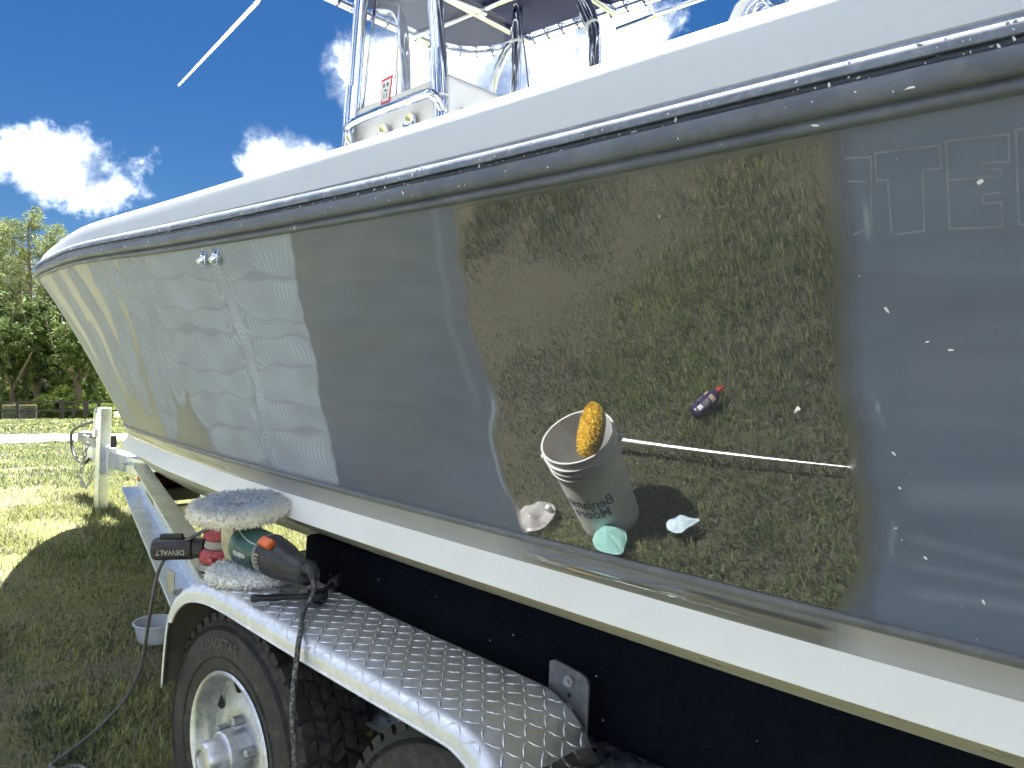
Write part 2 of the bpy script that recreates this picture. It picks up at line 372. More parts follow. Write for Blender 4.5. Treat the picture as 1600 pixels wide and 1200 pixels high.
def spline(pts, n=8):
    P = [Vector(p) for p in pts]; Q = [2*P[0]-P[1]]+P+[2*P[-1]-P[-2]]; out = []
    for i in range(1, len(Q)-2):
        p0, p1, p2, p3 = Q[i-1:i+3]
        for k in range(n):
            t = k/n; out.append(.5*((2*p1)+(-p0+p2)*t+(2*p0-5*p1+4*p2-p3)*t*t+(-p0+3*p1-3*p2+p3)*t**3))
    return out+[P[-1]]
def sm(a, b, x): t = np.clip((x-a)/(b-a), 0, 1); return t*t*(3-2*t)

# ------------------------------------------------------------------ terrain
TA = R(3.6)                                        # the boat stands on a slope that climbs towards its bow
TM = Matrix.Rotation(TA, 4, 'Y')
GS = [-80, -6, -3, 0, 2, 3, 3.6, 4.5, 5.1, 5.7, 6.5, 8, 12, 20, 40, 60, 900]
GZ = [-.27, -.26, -.185, 0, .1258, .189, .235, .37, .475, .557, .625, .65, .60, .46, .33, .27, .27]
def gz(x, y=0):
    x = np.asarray(x, float)
    return (np.interp(-x-.25, GS, GZ)+np.interp(-x, GS, GZ)*2+np.interp(-x+.25, GS, GZ))/4
def axis(c, near, far, n):
    u = np.linspace(-1, 1, n); return c+near*u+far*np.sign(u)*np.abs(u)**5
gx = axis(-6, 22, 700, 260); gy = axis(4, 18, 700, 200)
X, Y = np.meshgrid(gx, gy, indexing='ij')
Z = gz(X)+.012*np.sin(X*2.3+1.1*Y)*np.sin(Y*1.9-.4*X)*np.exp(-((X+4)**2+Y**2)/900)
i, j = np.meshgrid(np.arange(259), np.arange(199), indexing='ij'); q = i*200+j
me = fast_mesh('ground', np.stack([X, Y, Z], -1).reshape(-1, 3), np.stack([q, q+200, q+201, q+1], -1).reshape(-1, 4))
ground = finish('ground', me, 'ground', smooth=180); ground['kind'] = 'structure'
FW = np.array([-math.sin(R(CAM_YAW)), math.cos(R(CAM_YAW))]); RT = np.array([math.cos(R(CAM_YAW)), math.sin(R(CAM_YAW))])
def on_lawn(a, d): return FW*d+RT*a                # a metres along the fence line, d metres out
mb = MB(); a = np.linspace(-60, 60, 121); P = np.zeros((121, 9, 3))
for k in range(9):
    d = 16.0+k/8*6.5+.35*np.sin(a*.6+(k > 4)*2)*(k in (0, 8))+.2*np.sin(a*1.7)*(k in (0, 8))
    P[:, k, 0] = FW[0]*d+RT[0]*a; P[:, k, 1] = FW[1]*d+RT[1]*a; P[:, k, 2] = gz(P[:, k, 0])+.018-.012*(k in (0, 8))
mb.grid(P); o = mb.build('sand_path', 'path', smooth=180); o['kind'] = 'structure'

# ------------------------------------------------------------------ grass
def vnoise(x, y, s, seed):
    g = np.random.default_rng(seed).random((64, 64)); u = x*s+100; v = y*s+100
    i, j = np.floor(u).astype(int), np.floor(v).astype(int); a, b = u-i, v-j; a = a*a*(3-2*a); b = b*b*(3-2*b)
    return (g[i % 64, j % 64]*(1-a)*(1-b)+g[(i+1) % 64, j % 64]*a*(1-b)+g[i % 64, (j+1) % 64]*(1-a)*b+g[(i+1) % 64, (j+1) % 64]*a*b)
def blades(x0, x1, y0, y1, dens, ln, wd, seed, keep=None, flat=.8, patch=1.0, dryness=.10, dark=0.):
    r = np.random.default_rng(seed); nt = int((x1-x0)*(y1-y0)*dens/9)
    tx, ty = r.uniform(x0, x1, nt), r.uniform(y0, y1, nt)           # tufts, then blades about each
    x = (tx[:, None]+r.normal(0, .028, (nt, 9))).ravel(); y = (ty[:, None]+r.normal(0, .028, (nt, 9))).ravel()
    bare = .6*vnoise(x, y, .9, 11)+.4*vnoise(x, y, 3.1, 12)
    ok = r.random(len(x)) < np.clip(1.25-patch*1.7*np.maximum(bare-.48, 0)/.25, .12, 1)
    if keep is not None: ok &= keep(x, y)
    x, y, bare = x[ok], y[ok], bare[ok]; n = len(x)
    L = ln*r.uniform(.45, 1.35, n)*np.clip(1.3-bare*.7, .4, 1.3); W = wd*r.uniform(.6, 1.3, n)
    az = r.uniform(0, 2*np.pi, n); lean = r.beta(1.6, 1.6, n)*1.15*flat+.12
    dx, dy = np.cos(az), np.sin(az); sx, sy = -dy, dx; z = gz(x)-.006
    V = np.zeros((n, 5, 3)); up1 = np.cos(lean*.6); o1 = np.sin(lean*.6); up2 = np.cos(lean*1.7); o2 = np.sin(lean*1.7)
    for k, (sg) in enumerate((-1, 1)):
        V[:, k, 0] = x+sg*sx*W*.5; V[:, k, 1] = y+sg*sy*W*.5; V[:, k, 2] = z
        V[:, 2+k, 0] = x+dx*o1*L*.55+sg*sx*W*.42; V[:, 2+k, 1] = y+dy*o1*L*.55+sg*sy*W*.42; V[:, 2+k, 2] = z+up1*L*.55
    V[:, 4, 0] = x+dx*(o1*.55+o2*.5)*L; V[:, 4, 1] = y+dy*(o1*.55+o2*.5)*L; V[:, 4, 2] = np.maximum(z+(up1*.55+up2*.5)*L, z+.01)
    b = (np.arange(n)*5)[:, None]
    F = np.concatenate([b+np.array([[0, 1, 3]]), b+np.array([[0, 3, 2]]), b+np.array([[2, 3, 4]])])
    dry = r.random(n) < np.clip(dryness+1.9*(bare-.45), .05, .85)
    tint = np.where(dry, r.uniform(.68, 1, n), np.clip(r.normal(.36, .17, n)+.3*(vnoise(x, y, 1.7, 5)-.5)+(.0 if dryness < .1 else .32 if dryness < .15 else 0), 0, .66))  # green tint raised for the zone in the boat's shade, lightening it
    tint = np.where(tint < .67, tint*(1-dark), np.clip(tint-.12*(dark > 0), .69, 1))  # dark lowers blade tone where the hull mirrors the lawn
    return V.reshape(-1, 3), F, np.repeat(tint, 5)
def grass(name, parts, label):
    off = 0; Vs, Fs, Ts = [], [], []
    for V, F, t in parts: Vs.append(V); Fs.append(F+off); Ts.append(t); off += len(V)
    me = fast_mesh(name, np.concatenate(Vs), np.concatenate(Fs)); o = finish(name, me, 'blade', smooth=0, tint=np.concatenate(Ts))
    return tag(o, label, 'grass', kind='stuff')
def off_path(x, y):
    d = x*FW[0]+y*FW[1]; return ((d < 15.8) | (d > 22.8))
near = lambda x, y: ~((x > -3.9) & (x < -.3) & (y > -2.9) & (y < .85))
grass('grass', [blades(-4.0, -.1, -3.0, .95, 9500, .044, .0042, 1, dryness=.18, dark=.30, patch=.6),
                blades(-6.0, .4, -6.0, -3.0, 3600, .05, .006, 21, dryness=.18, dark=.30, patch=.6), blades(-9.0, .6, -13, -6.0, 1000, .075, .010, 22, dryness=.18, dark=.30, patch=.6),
                blades(-6.6, -1.6, .6, 3.4, 10000, .046, .0048, 2, lambda x, y: near(x, y), dryness=.10),
                blades(-6.6, -4.0, -1.2, .6, 2500, .07, .006, 7, dryness=.2),
                blades(-9.5, -6.6, -.5, 4.5, 3600, .06, .008, 3, dryness=.08),
                blades(-16.5, -9.5, .5, 7.5, 1700, .06, .012, 4, off_path, dryness=.06),
                blades(-30, -16.5, 2.5, 13, 450, .08, .022, 5, off_path, dryness=.05), blades(-64, -30, 5, 26, 75, .10, .06, 9, off_path, dryness=.05),
                blades(-1.6, 2.5, .95, 3.4, 900, .08, .007, 6), blades(-.1, 3, -3, .95, 1500, .07, .007, 8, dryness=.3)],
      'shaggy green lawn with straw patches around the boat')

# ------------------------------------------------------------------ trees, fence
def leaf_cloud(cent, rad, per, size, r, tbase, tvar, aspect=.5, droop=0.):
    """per quads scattered about each of the cluster centres"""
    c = np.repeat(np.asarray(cent), per, 0); rr = np.repeat(np.asarray(rad), per); n = len(c)
    d = r.normal(0, 1, (n, 3)); d /= np.linalg.norm(d, axis=1)[:, None]
    p = c+d*(rr*r.random(n)**.45)[:, None]; p[:, 2] -= droop*rr*r.random(n)
    a = r.normal(0, 1, (n, 3)); a /= np.linalg.norm(a, axis=1)[:, None]
    b = np.cross(a, r.normal(0, 1, (n, 3))); b /= np.linalg.norm(b, axis=1)[:, None]
    s = (size*r.uniform(.6, 1.4, n))[:, None]
    V = np.stack([p-a*s*.5, p+b*s*aspect*.5, p+a*s*.5, p-b*s*aspect*.5], 1).reshape(-1, 3)
    F = np.arange(n*4).reshape(-1, 4)
    t = np.repeat(np.clip(np.repeat(r.normal(tbase, tvar, len(cent)), per)+r.normal(0, .12, n), 0, 1), 4)
    return V, F, t
def make_pine(seed, H, lean=0, low=.42, spread=1.0):
    r = np.random.default_rng(seed); tr = MB()
    path = [(lean*(k/9)**1.3*H*.1+.12*math.sin(k*1.3+seed), .12*math.cos(k*.9+seed), H*.97*k/9) for k in range(10)]
    tr.tube(path, [.24*(1-.085*k) for k in range(10)], 9); cent, rad = [], []
    def at(h):
        f = h/(H*.97)*9; i = min(int(f), 8); return Vector(path[i]).lerp(Vector(path[i+1]), f-i)
    nb = int(46*spread)
    for k in range(nb):
        f = low+(1-low)*(k+r.random())/nb; h = f*H*.96; L = (2.6*math.sin(min(1, (1-f)*2.4+.28)*1.5)+.5)*spread*r.uniform(.6, 1.25); az = r.uniform(0, 6.28)
        p0 = at(h); d = Vector((math.cos(az), math.sin(az), r.uniform(-.1, .45)))
        p1 = p0+d*L*.5; p2 = p0+Vector((d.x*L, d.y*L, d.z*L+.25*L*.5))
        tr.tube([p0, p1, p2], [.05, .035, .015], 5)
        for q in range(5):
            t = r.uniform(.35, 1.08); p = p0.lerp(p2, t)+Vector(r.normal(0, .22, 3)); cent.append(p); rad.append(r.uniform(.3, .62))
    for q in range(6): cent.append(at(H*.96)+Vector(r.normal(0, .35, 3))); rad.append(.5)
    V, F, t = leaf_cloud(cent, rad, 44, .30, r, .5, .17, .22)
    return tr, fast_mesh('crown', V, F), t
def make_broad(seed, H, W, base=.25, trunk=.16, leaf=.20, dens=1.0, tb=.5):
    r = np.random.default_rng(seed); tr = MB(); n = int(150*dens)
    tops = []
    for k in range(4):
        az = k*1.6+r.uniform(0, 1); p = [(0, 0, -.1), (.1*math.cos(az), .1*math.sin(az), H*.3), (W*.28*math.cos(az), W*.28*math.sin(az), H*.62), (W*.36*math.cos(az+.4), W*.36*math.sin(az+.4), H*.86)]
        tr.tube(p, [trunk, trunk*.75, trunk*.4, trunk*.15], 7)
    cent, rad = [], []
    lob = [(r.normal(0, .22, 2)*W, r.uniform(base+.1, .88)*H, r.uniform(.18, .34)*W) for _ in range(9)]
    for k in range(n):
        c, h, s = lob[k % 9]; d = r.normal(0, 1, 3); d /= np.linalg.norm(d); q = s*r.random()**.35
        cent.append((c[0]+d[0]*q, c[1]+d[1]*q, max(base*H*.8, h+d[2]*q*.85*min(1.6, H/W)))); rad.append(r.uniform(.12, .24)*W**.5*.7)
    V, F, t = leaf_cloud(cent, rad, 46, leaf, r, tb, .2, .62, .2)
    return tr, fast_mesh('crown', V, F), t
PROT = {}
def plant(kind, x, y, s, rz, label, cat='tree', group=None, name=None, mats=None):
    if kind not in PROT:
        tr, cm, t = KINDS[kind][0]()
        tm = bpy.data.meshes.new('trunk'); tm.from_pydata([tuple(v) for v in tr.v], [], tr.f); tm.polygons.foreach_set('use_smooth', [True]*len(tm.polygons)); tm.materials.append(M[KINDS[kind][2]])
        a = cm.attributes.new('tint', 'FLOAT', 'POINT'); a.data.foreach_set('value', t.astype(np.float32)); cm.materials.append(M[KINDS[kind][1]])
        PROT[kind] = (tm, cm)
    e = thing(name or KINDS[kind][3], label, cat, (x, y, float(gz(x))-.05), group, tilt=False); e.rotation_euler = (0, 0, rz); e.scale = (s, s, s)
    for nm, me_ in (('trunk' if cat == 'tree' else 'stems', PROT[kind][0]), ('crown' if cat == 'tree' else 'foliage', PROT[kind][1])):
        c = bpy.data.objects.new(nm, me_); COL.objects.link(c); c.parent = e
    return e
KINDS = {'pineA': (lambda: make_pine(1, 18, 0, .40, 1.25), 'needles', 'bark', 'pine_tree'), 'pineB': (lambda: make_pine(5, 16, .6, .52, 1.0), 'needles', 'pale_bark', 'pine_tree'),
         'pineC': (lambda: make_pine(9, 17, -.5, .46, 1.1), 'needles', 'bark', 'pine_tree'),
         'oak': (lambda: make_broad(21, 9, 6.5, .12, .2, .24, 1.5, .45), 'leaf_dark', 'bark', 'broadleaf_tree'), 'tall': (lambda: make_broad(25, 12, 6, .2, .2, .24, 1.5, .55), 'leaf_dark', 'pale_bark', 'broadleaf_tree'),
         'bush': (lambda: make_broad(31, 3, 4.2, .02, .05, .16, 1.2, .6), 'leaf_light', 'bark', 'bush')}
def L_(a, d): p = on_lawn(a, d); return float(p[0]), float(p[1])
def along(b, d): return (b-800)/1200*d            # metres along the fence line for image pixel column b at distance d
spec = [('pineA', along(42, 66), 66, .98, .3, 'tallest pine, furthest left, with a dense rounded green top', None),
        ('pineC', along(8, 72), 72, .95, 2.0, 'pine at the picture edge whose crown crowds the tallest pine', None),
        ('pineB', along(70, 69), 69, .90, 1.2, 'leaning pale trunked pine beside the tallest pine', None),
        ('tall', along(118, 70), 70, 1.32, .2, 'broad dark tree whose top shows just above the bow', None),
        ('oak', along(20, 62), 62, .95, 2.9, 'round leafy tree low at the left edge behind the fence', None),
        ('oak', along(122, 62.5), 62.5, 1.05, .4, 'dark green leafy tree hanging behind the bow stem', None),
        ('pineB', along(152, 74), 74, .95, 3.3, 'slim pale pine trunk just beside the bow', None),
        ('tall', along(78, 80), 80, 1.15, 4.0, 'dark leafy tree far back between the pines', None),
        ('pineA', along(-25, 68), 68, 1.0, 4.1, 'pine just outside the left picture edge', None),
        ('oak', along(58, 64), 64, 1.15, 1.0, 'leafy tree filling the gap between the two tallest pines', None),
        ('tall', along(30, 84), 84, 1.25, 5.2, 'pale leafy tree deep in the wood at left', None),
        ('oak', along(95, 73), 73, 1.2, 5.5, 'shaded leafy tree behind the brightest bush', None),
        ('tall', along(160, 78), 78, 1.05, 2.4, 'leafy tree hidden mostly by the bow stem', None)]
for k, a, d, s, rz, lab, g in spec: plant(k, *L_(a, d), s, rz, lab, group='trees beyond the fence')
for k, (a, d, s, rz) in enumerate(((along(88, 60.2), 60.2, .80, .3), (along(60, 61), 61, .62, 1.5), (along(150, 61), 61, .6, 2.2), (along(5, 60.6), 60.6, .55, 2.9), (along(118, 64), 64, .9, 4.4), (along(30, 66), 66, 1.0, .9), (along(72, 70), 70, 1.1, 3.6), (along(168, 66), 66, 1.0, 5.1), (along(135, 72), 72, 1.2, 1.9), (along(0, 72), 72, 1.2, .2), (along(45, 78), 78, 1.3, 3.1), (along(105, 82), 82, 1.4, 4.9), (along(115, 59.6), 59.6, .46, .7), (along(38, 59.8), 59.8, .5, 5.0), (along(138, 60), 60, .5, 3.8), (along(72, 59.4), 59.4, .42, 2.0), (along(160, 59.5), 59.5, .44, 1.1))):
    plant('bush', *L_(a, d), s, rz, ['bright yellow green bush standing over the fence rails', 'low bush left of the brightest bush, behind fence', 'small bush behind the fence near the bow', 'small bush behind the pale gate at picture edge', 'wide bush right of the brightest bush, further back', 'wide bush behind the gate, further back', 'bush deep in the wood behind the brightest bush', 'bush in the wood hidden mostly by the stem', 'bush deep in the wood right of the brightest bush', 'bush deep in the wood at the picture edge', 'bush deep in the wood below the tallest pine', 'furthest bush of the wood beside the bow', 'low bush close behind the thin fence post', 'low bush close behind the pale gate', 'low bush close behind the right thick fence post', 'lowest bush close behind the fence left of the thick posts', 'low bush close behind the fence next to the stem'][k], 'bush', 'bushes behind the fence')
rt_ = random.Random(5)
a = -20
while a < 62:   # the wood goes on behind the boat
    d = rt_.uniform(63, 82); k = rt_.choice(['pineA', 'pineB', 'pineC', 'oak', 'oak', 'tall'])
    plant(k, *L_(a, d), rt_.uniform(.8, 1.1) if k != 'tall' else rt_.uniform(.85, 1.15), rt_.uniform(0, 6), 'tree of the wood behind the boat', group='trees hidden behind the boat'); a += rt_.uniform(3.0, 5.5)
for a in (-55, -60.5, -66, -72, -79, -85):
    plant(rt_.choice(['pineA', 'oak', 'tall', 'pineC']), *L_(a, rt_.uniform(60, 76)), rt_.uniform(.85, 1.05), rt_.uniform(0, 6), 'tree of the wood beyond the left edge', group='trees beyond the left edge')

FD = 57.0
fz = lambda a: float(gz(on_lawn(a, FD)[0]))
fence = thing('board_fence', 'black board fence with two rails and square posts across the lawn', 'fence', (*on_lawn(along(97, FD), FD), fz(along(97, FD))), tilt=False)
rotF = Matrix.Rotation(R(CAM_YAW), 3, 'Z')
posts = [(along(27, FD), .14), (along(97, FD), .30), (along(115, FD), .13), (along(134.5, FD), .30), (along(155, FD), .13)]
a = along(155, FD)+1.9
while a < 45: posts.append((a, .16)); a += 2.4
a = along(27, FD)-2.4
while a > -75: posts.append((a, .16)); a -= 2.4
for a, w in posts:
    p = on_lawn(a, FD); MB().box((p[0], p[1], fz(a)+.68 + (.06 if w > .2 else 0)), (w, .14, 1.36+(.12 if w > .2 else 0)), rotF).build('post', 'fence', fence, 0)
posts.sort()
for (a0, _), (a1, _) in zip(posts[:-1], posts[1:]):
    for h, th in ((1.28, .14), (.66, .13)):
        c = on_lawn((a0+a1)/2, FD-.09); MB().box((c[0], c[1], fz((a0+a1)/2)+h), (a1-a0-.01, .035, th), rotF).build('rail', 'fence', fence, 0)
gate = thing('mesh_gate', 'pale wire mesh panel with tan top board behind the fence', 'gate', (*on_lawn(along(35, FD+.8), FD+.8), fz(along(35, FD))), tilt=False)
a0, a1 = along(4, FD+.8), along(58, FD+.8); gzv = fz(a0)
c = on_lawn((a0+a1)/2, FD+.8)
MB().box((c[0], c[1], gzv+1.05), (a1-a0, .05, .10), rotF).build('top_board', 'tan_wood', gate, 0)
w = MB()
for k in range(28):
    p = on_lawn(a0+(a1-a0)*k/27, FD+.8); w.box((p[0], p[1], gzv+.5), (.012, .012, 1.0), rotF)
for k in range(9): w.box((c[0], c[1], gzv+.06+k*.115), (a1-a0, .012, .012), rotF)
w.build('wire_mesh', 'wire', gate, 0)
for a in (a0, (a0+a1)/2, a1):
    p = on_lawn(a, FD+.8); MB().box((p[0], p[1], gzv+.5), (.05, .05, 1.05), rotF).build('gate_stile', 'wire', gate, 0)

# ------------------------------------------------------------------ hull surface: rail and crease curves with a flared skin between
CL = 2.1
RAIL = np.array([(2,.87,1.585),(0,.85,1.565),(-1,.85,1.548),(-2,.868,1.553),(-3,.945,1.588),(-3.6,1.033,1.604),(-4.2,1.150,1.622),(-4.8,1.325,1.642),(-5.35,1.56,1.662),(-5.78,1.83,1.678),(-6.0,2.1,1.69)])
CREASE = np.array([(2,1.06,.965),(0,1.05,.967),(-.95,1.055,.972),(-1.9,1.10,.972),(-2.8,1.21,.964),(-3.35,1.325,.95),(-3.85,1.455,.928),(-4.35,1.615,.90),(-4.8,1.79,.865),(-5.12,1.95,.835),(-5.3,2.1,.80)])
def cr_eval(C, s):
    """Catmull-Rom through C at parameter s in [0, n-1]; mirrored across the centreline at the stem end"""
    n = len(C)
    last = C[-2].copy(); last[1] = 2*CL - last[1]
    first = 2*C[0]-C[1]
    Q = np.vstack([first, C, last])
    s = np.asarray(s, float)
    i = np.clip(np.floor(s).astype(int), 0, n-2); t = (s-i)[..., None]
    p0, p1, p2, p3 = Q[i], Q[i+1], Q[i+2], Q[i+3]
    return .5*((2*p1)+(-p0+p2)*t+(2*p0-5*p1+4*p2-p3)*t*t+(-p0+3*p1-3*p2+p3)*t**3)
FA, FP = .92, 4
def hull_pt(s, t):
    R = cr_eval(RAIL, s); C = cr_eval(CREASE, s)
    t = np.asarray(t, float)
    t = np.maximum(t, 0); fy = FA*t+(1-FA)*t**FP
    fx = .8*t+.2*t**2
    fz = t
    P = np.empty(np.broadcast(R[..., 0], t).shape+(3,))
    P[..., 0] = C[..., 0]+(R[..., 0]-C[..., 0])*fx
    P[..., 1] = C[..., 1]+(R[..., 1]-C[..., 1])*fy
    P[..., 2] = C[..., 2]+(R[..., 2]-C[..., 2])*fz
    return P

# ------------------------------------------------------------------ the boat: hull
boat = thing('boat', 'large centre console motorboat with charcoal hull and white gunwale on trailer', 'boat', (-2, CL, .45))
NV = 170
S = np.concatenate([np.linspace(0, 1, 60), np.linspace(1, 2.45, 330)[1:], np.linspace(2.45, 3.5, 560)[1:], np.linspace(3.5, 6, 330)[1:], np.linspace(6, 10, 260)[1:]]); NS = len(S); Tt = np.linspace(0, 1, NV)
SS, TT = np.meshgrid(S, Tt, indexing='ij')
HP = hull_pt(SS, TT)
def quads(nu, nv):
    i, j = np.meshgrid(np.arange(nu-1), np.arange(nv-1), indexing='ij'); q = i*nv+j
    return np.stack([q, q+nv, q+nv+1, q+1], -1).reshape(-1, 4)
def hull_paint(P, T):
    """how far each spot of the port topside has been cut and polished, and where compound still lies"""
    x, z = P[..., 0], P[..., 2]; r = np.random.default_rng(4)
    wob = .006*np.sin(z*31+1)+.003*np.sin(z*67+2)
    tl = np.array([0, .04, .13, .275, .395, .555, .705, .85, .98, 1.01]); xl = np.array([-1.007, -1.028, -1.042, -1.048, -1.035, -1.044, -1.052, -1.051, -1.019, -1.01])
    tr_ = np.array([0, .02, .14, .255, .385, .515, .645, .765, .88, .98, 1.01]); xr = np.array([-.42, -.41, -.383, -.375, -.386, -.397, -.389, -.391, -.392, -.384, -.384])
    xl = np.interp(T, tl, xl)+wob; xr = np.interp(T, tr_, xr)+wob*.5+.012
    patch = sm(xl-.012, xl+.03, x)*(1-sm(xr-.045, xr+.006, x))
    patch *= 1-.6*sm(.965, 1.0, T)
    gloss = .30+.06*np.sin(z*40+.5*x)+0*x
    gloss = np.where(x > -.39, .16+.05*np.sin(z*26+2*np.sin(x*5)), gloss)
    bow = sm(-1.9, -2.6, x); gloss = np.maximum(gloss, .34*bow)
    gloss = np.maximum(gloss, patch)
    film = np.zeros_like(x)
    hz_ = lambda a, b: np.sin(a*7+2.1*np.sin(b*5+.4))*np.sin(b*11+1.6*np.sin(a*4+1))
    haze = .5+.5*hz_(x*1.1+.3, z*1.3)*.6+.25*hz_(x*3.1, z*5.2)+.12*np.sin(z*150+3*np.sin(x*6)+2*np.sin(z*31))
    film = np.maximum(film, np.clip(haze, 0, 1)*.085*(1-patch))
    # hazy band beside the polished panel, smears at its borders
    film = np.maximum(film, .12*np.exp(-((x-(xl-.035))/.012)**2)*sm(.25, .5, T))
    for xb_, dx_, t0, t1, w, a in ((xl, .006, .10, .46, .0035, .55), (xr, .004, .77, .88, .0022, .55), (xr, .004, .42, .52, .0018, .5), (xr, .002, .14, .26, .0028, .3), (xl, .012, .3, .5, .010, .15)):
        film = np.maximum(film, a*np.exp(-((x-xb_-dx_)/w)**2)*sm(t0, t0+.05, T)*(1-sm(t1-.05, t1, T)))
    for zz, a, w in ((1.155, .17, .020), (1.02, .20, .009), (1.045, .14, .006), (1.30, .10, .03), (1.085, .12, .008), (1.40, .09, .012), (1.235, .09, .006)):
        film = np.maximum(film, a*np.exp(-((z-zz-.012*np.sin(x*9+zz*40))/w)**2)*sm(-.37, -.33, x))
    # strokes of the polisher over the forward hull, laid over one another
    edge = np.interp(T, [0, .02, .23, .38, .535, .68, .84, .98, 1.01], [-1.62, -1.62, -1.596, -1.597, -1.57, -1.572, -1.546, -1.518, -1.51])
    nz_ = lambda a, b: np.sin(a*13+1.7*np.sin(b*9))*np.sin(b*17+1.3*np.sin(a*7))
    def stroke(pts, hw, amp, sp, lim=None):
        nonlocal film, gloss
        pts = np.array(pts, float); best = np.full(x.shape, 9.); al = np.zeros_like(x); acc = 0
        sel = (x > pts[:, 0].min()-hw*1.6) & (x < pts[:, 0].max()+hw*1.6)
        xs, zs = x[sel], z[sel]; b_ = np.full(xs.shape, 9.); a_ = np.zeros_like(xs)
        wx = xs+.006*np.sin(zs*60+pts[0, 0]*9); wz = zs+.005*np.sin(xs*33+pts[0, 1]*20)
        for p, q in zip(pts[:-1], pts[1:]):
            d = q-p; L = np.hypot(*d); u = np.clip(((wx-p[0])*d[0]+(wz-p[1])*d[1])/L**2, 0, 1)
            dist = np.hypot(wx-p[0]-u*d[0], wz-p[1]-u*d[1]); m = dist < b_
            b_[m] = dist[m]; a_[m] = acc+u[m]*L; acc += L
        ph = r.uniform(0, 9); sp = sp*r.uniform(.8, 1.3); ring = .5+.5*np.sin(2*np.pi*(a_+.9*np.sqrt(np.maximum(hw**2-b_**2, 0))+.006*nz_(xs*2+ph, zs*3))/sp)
        rim = np.exp(-((b_-hw*.93)/(hw*.07))**2)
        mk = 1-sm(hw*.93, hw*1.02, b_)
        if lim is not None: mk = mk*lim[sel]
        v = amp*(.66+.46*ring**2*np.clip(.5+.6*nz_(xs*1.7+ph, zs*2.2+ph), .08, 1)-.26*rim+.10*nz_(xs*1.1+ph*2, zs*1.4))
        f_ = film[sel]; film[sel] = f_*(1-mk)+v*mk; g_ = gloss[sel]; gloss[sel] = g_*(1-mk)+.08*mk
    le = 1-sm(edge-.012, edge+.004, x+.004*np.sin(z*90)*np.sin(z*37)+.003*np.sin(z*23))
    under = le*sm(-2.45, -2.36, x)*(1-sm(.95, .985, T)); film = film*(1-under)+.36*under; gloss = gloss*(1-under)+.1*under
    gloss = np.where(x < -1.62, gloss, gloss)
    for pts, hw, amp in (([(-4.6, 1.60), (-4.25, 1.45), (-4.1, 1.30), (-4.1, 1.12)], .13, .48), ([(-4.2, 1.5), (-3.95, 1.3), (-3.95, 1.12), (-4.1, .98)], .09, .45), ([(-3.66, 1.545), (-3.62, 1.404), (-3.62, 1.27), (-3.70, 1.08)], .13, .58), ([(-3.25, 1.53), (-3.19, 1.419), (-3.17, 1.30), (-3.26, 1.18)], .10, .60),
                    ([(-3.45, 1.337), (-3.53, 1.205), (-3.6, 1.069), (-3.70, .99)], .065, .74), ([(-2.90, 1.54), (-2.887, 1.409), (-2.95, 1.289), (-3.06, 1.12)], .085, .76),
                    ([(-2.74, 1.545), (-2.662, 1.427), (-2.708, 1.304), (-2.787, 1.17), (-2.84, 1.03)], .072, .76), ([(-2.594, 1.395), (-2.604, 1.263), (-2.686, 1.105), (-2.78, 1.03)], .045, .78)):
        stroke(pts, hw, amp, .03)
    for pts, hw in (([(-2.55, 1.55), (-2.60, 1.412), (-2.70, 1.262), (-2.78, 1.15)], .062, ), ([(-2.40, 1.555), (-2.471, 1.452), (-2.473, 1.35), (-2.506, 1.249), (-2.545, 1.17)], .068)):
        stroke(pts, hw, .76, .022)
    rows = [([(-2.31, 1.53), (-1.95, 1.510)], .050), ([(-2.39, 1.465), (-1.94, 1.448)], .046), ([(-2.4, 1.393), (-1.97, 1.376)], .048), ([(-2.44, 1.308), (-1.95, 1.297)], .054), ([(-2.43, 1.209), (-1.97, 1.219)], .056), ([(-2.40, 1.11), (-1.99, 1.123)], .056), ([(-2.33, 1.025), (-2.0, 1.042)], .050),
            ([(-1.86, 1.505), (-1.5, 1.485)], .050), ([(-1.84, 1.432), (-1.5, 1.415)], .046), ([(-1.84, 1.365), (-1.5, 1.358)], .047), ([(-1.84, 1.293), (-1.5, 1.289)], .046), ([(-1.86, 1.224), (-1.5, 1.229)], .05), ([(-1.88, 1.14), (-1.5, 1.151)], .055), ([(-1.92, 1.035), (-1.5, 1.06)], .07)]
    for k in (6, 5, 4, 3, 2, 1, 0, 13, 12, 11, 10, 9, 8, 7):
        p, hw = rows[k]; (xa, za), (xb, zb) = p; sag = (.016, -.012, .02, -.018, .012)[k % 5]
        pts = [(xa+(xb-xa)*u, za+(zb-za)*u+sag*4*u*(1-u)) for u in np.linspace(0, 1, 9)]
        stroke(pts, hw*1.05, .80, .0165, le)
    stroke([(-1.912, 1.515), (-1.897, 1.43), (-1.894, 1.36), (-1.891, 1.285), (-1.897, 1.201), (-1.913, 1.123), (-1.94, 1.05)], .026, .92, .015)
    film *= sm(.0, .03, T); film = np.clip(film, 0, 1)
    return np.clip(gloss, 0, 1), film
gl, fl = hull_paint(HP, TT)
o_ = ORG[boat.name]
me = fast_mesh('hull_side', (HP-np.array(o_)).reshape(-1, 3), quads(NS, NV))
for nm, arr in (('gloss', gl), ('film', fl)):
    a = me.attributes.new(nm, 'FLOAT', 'POINT'); a.data.foreach_set('value', arr.ravel().astype(np.float32))
port = finish('hull_side', me, 'hull', boat, 180); port['label'] = 'port topside, one panel polished to a mirror, swirls of compound forward'
s2 = np.linspace(0, 10, 160); A, B = np.meshgrid(s2, np.linspace(0, 1, 24), indexing='ij'); Q = hull_pt(A, B); Q[..., 1] = 2*CL-Q[..., 1]
finish('hull_side', fast_mesh('hull_side', (Q-np.array(o_)).reshape(-1, 3), quads(160, 24)), 'hull_plain', boat, 180)
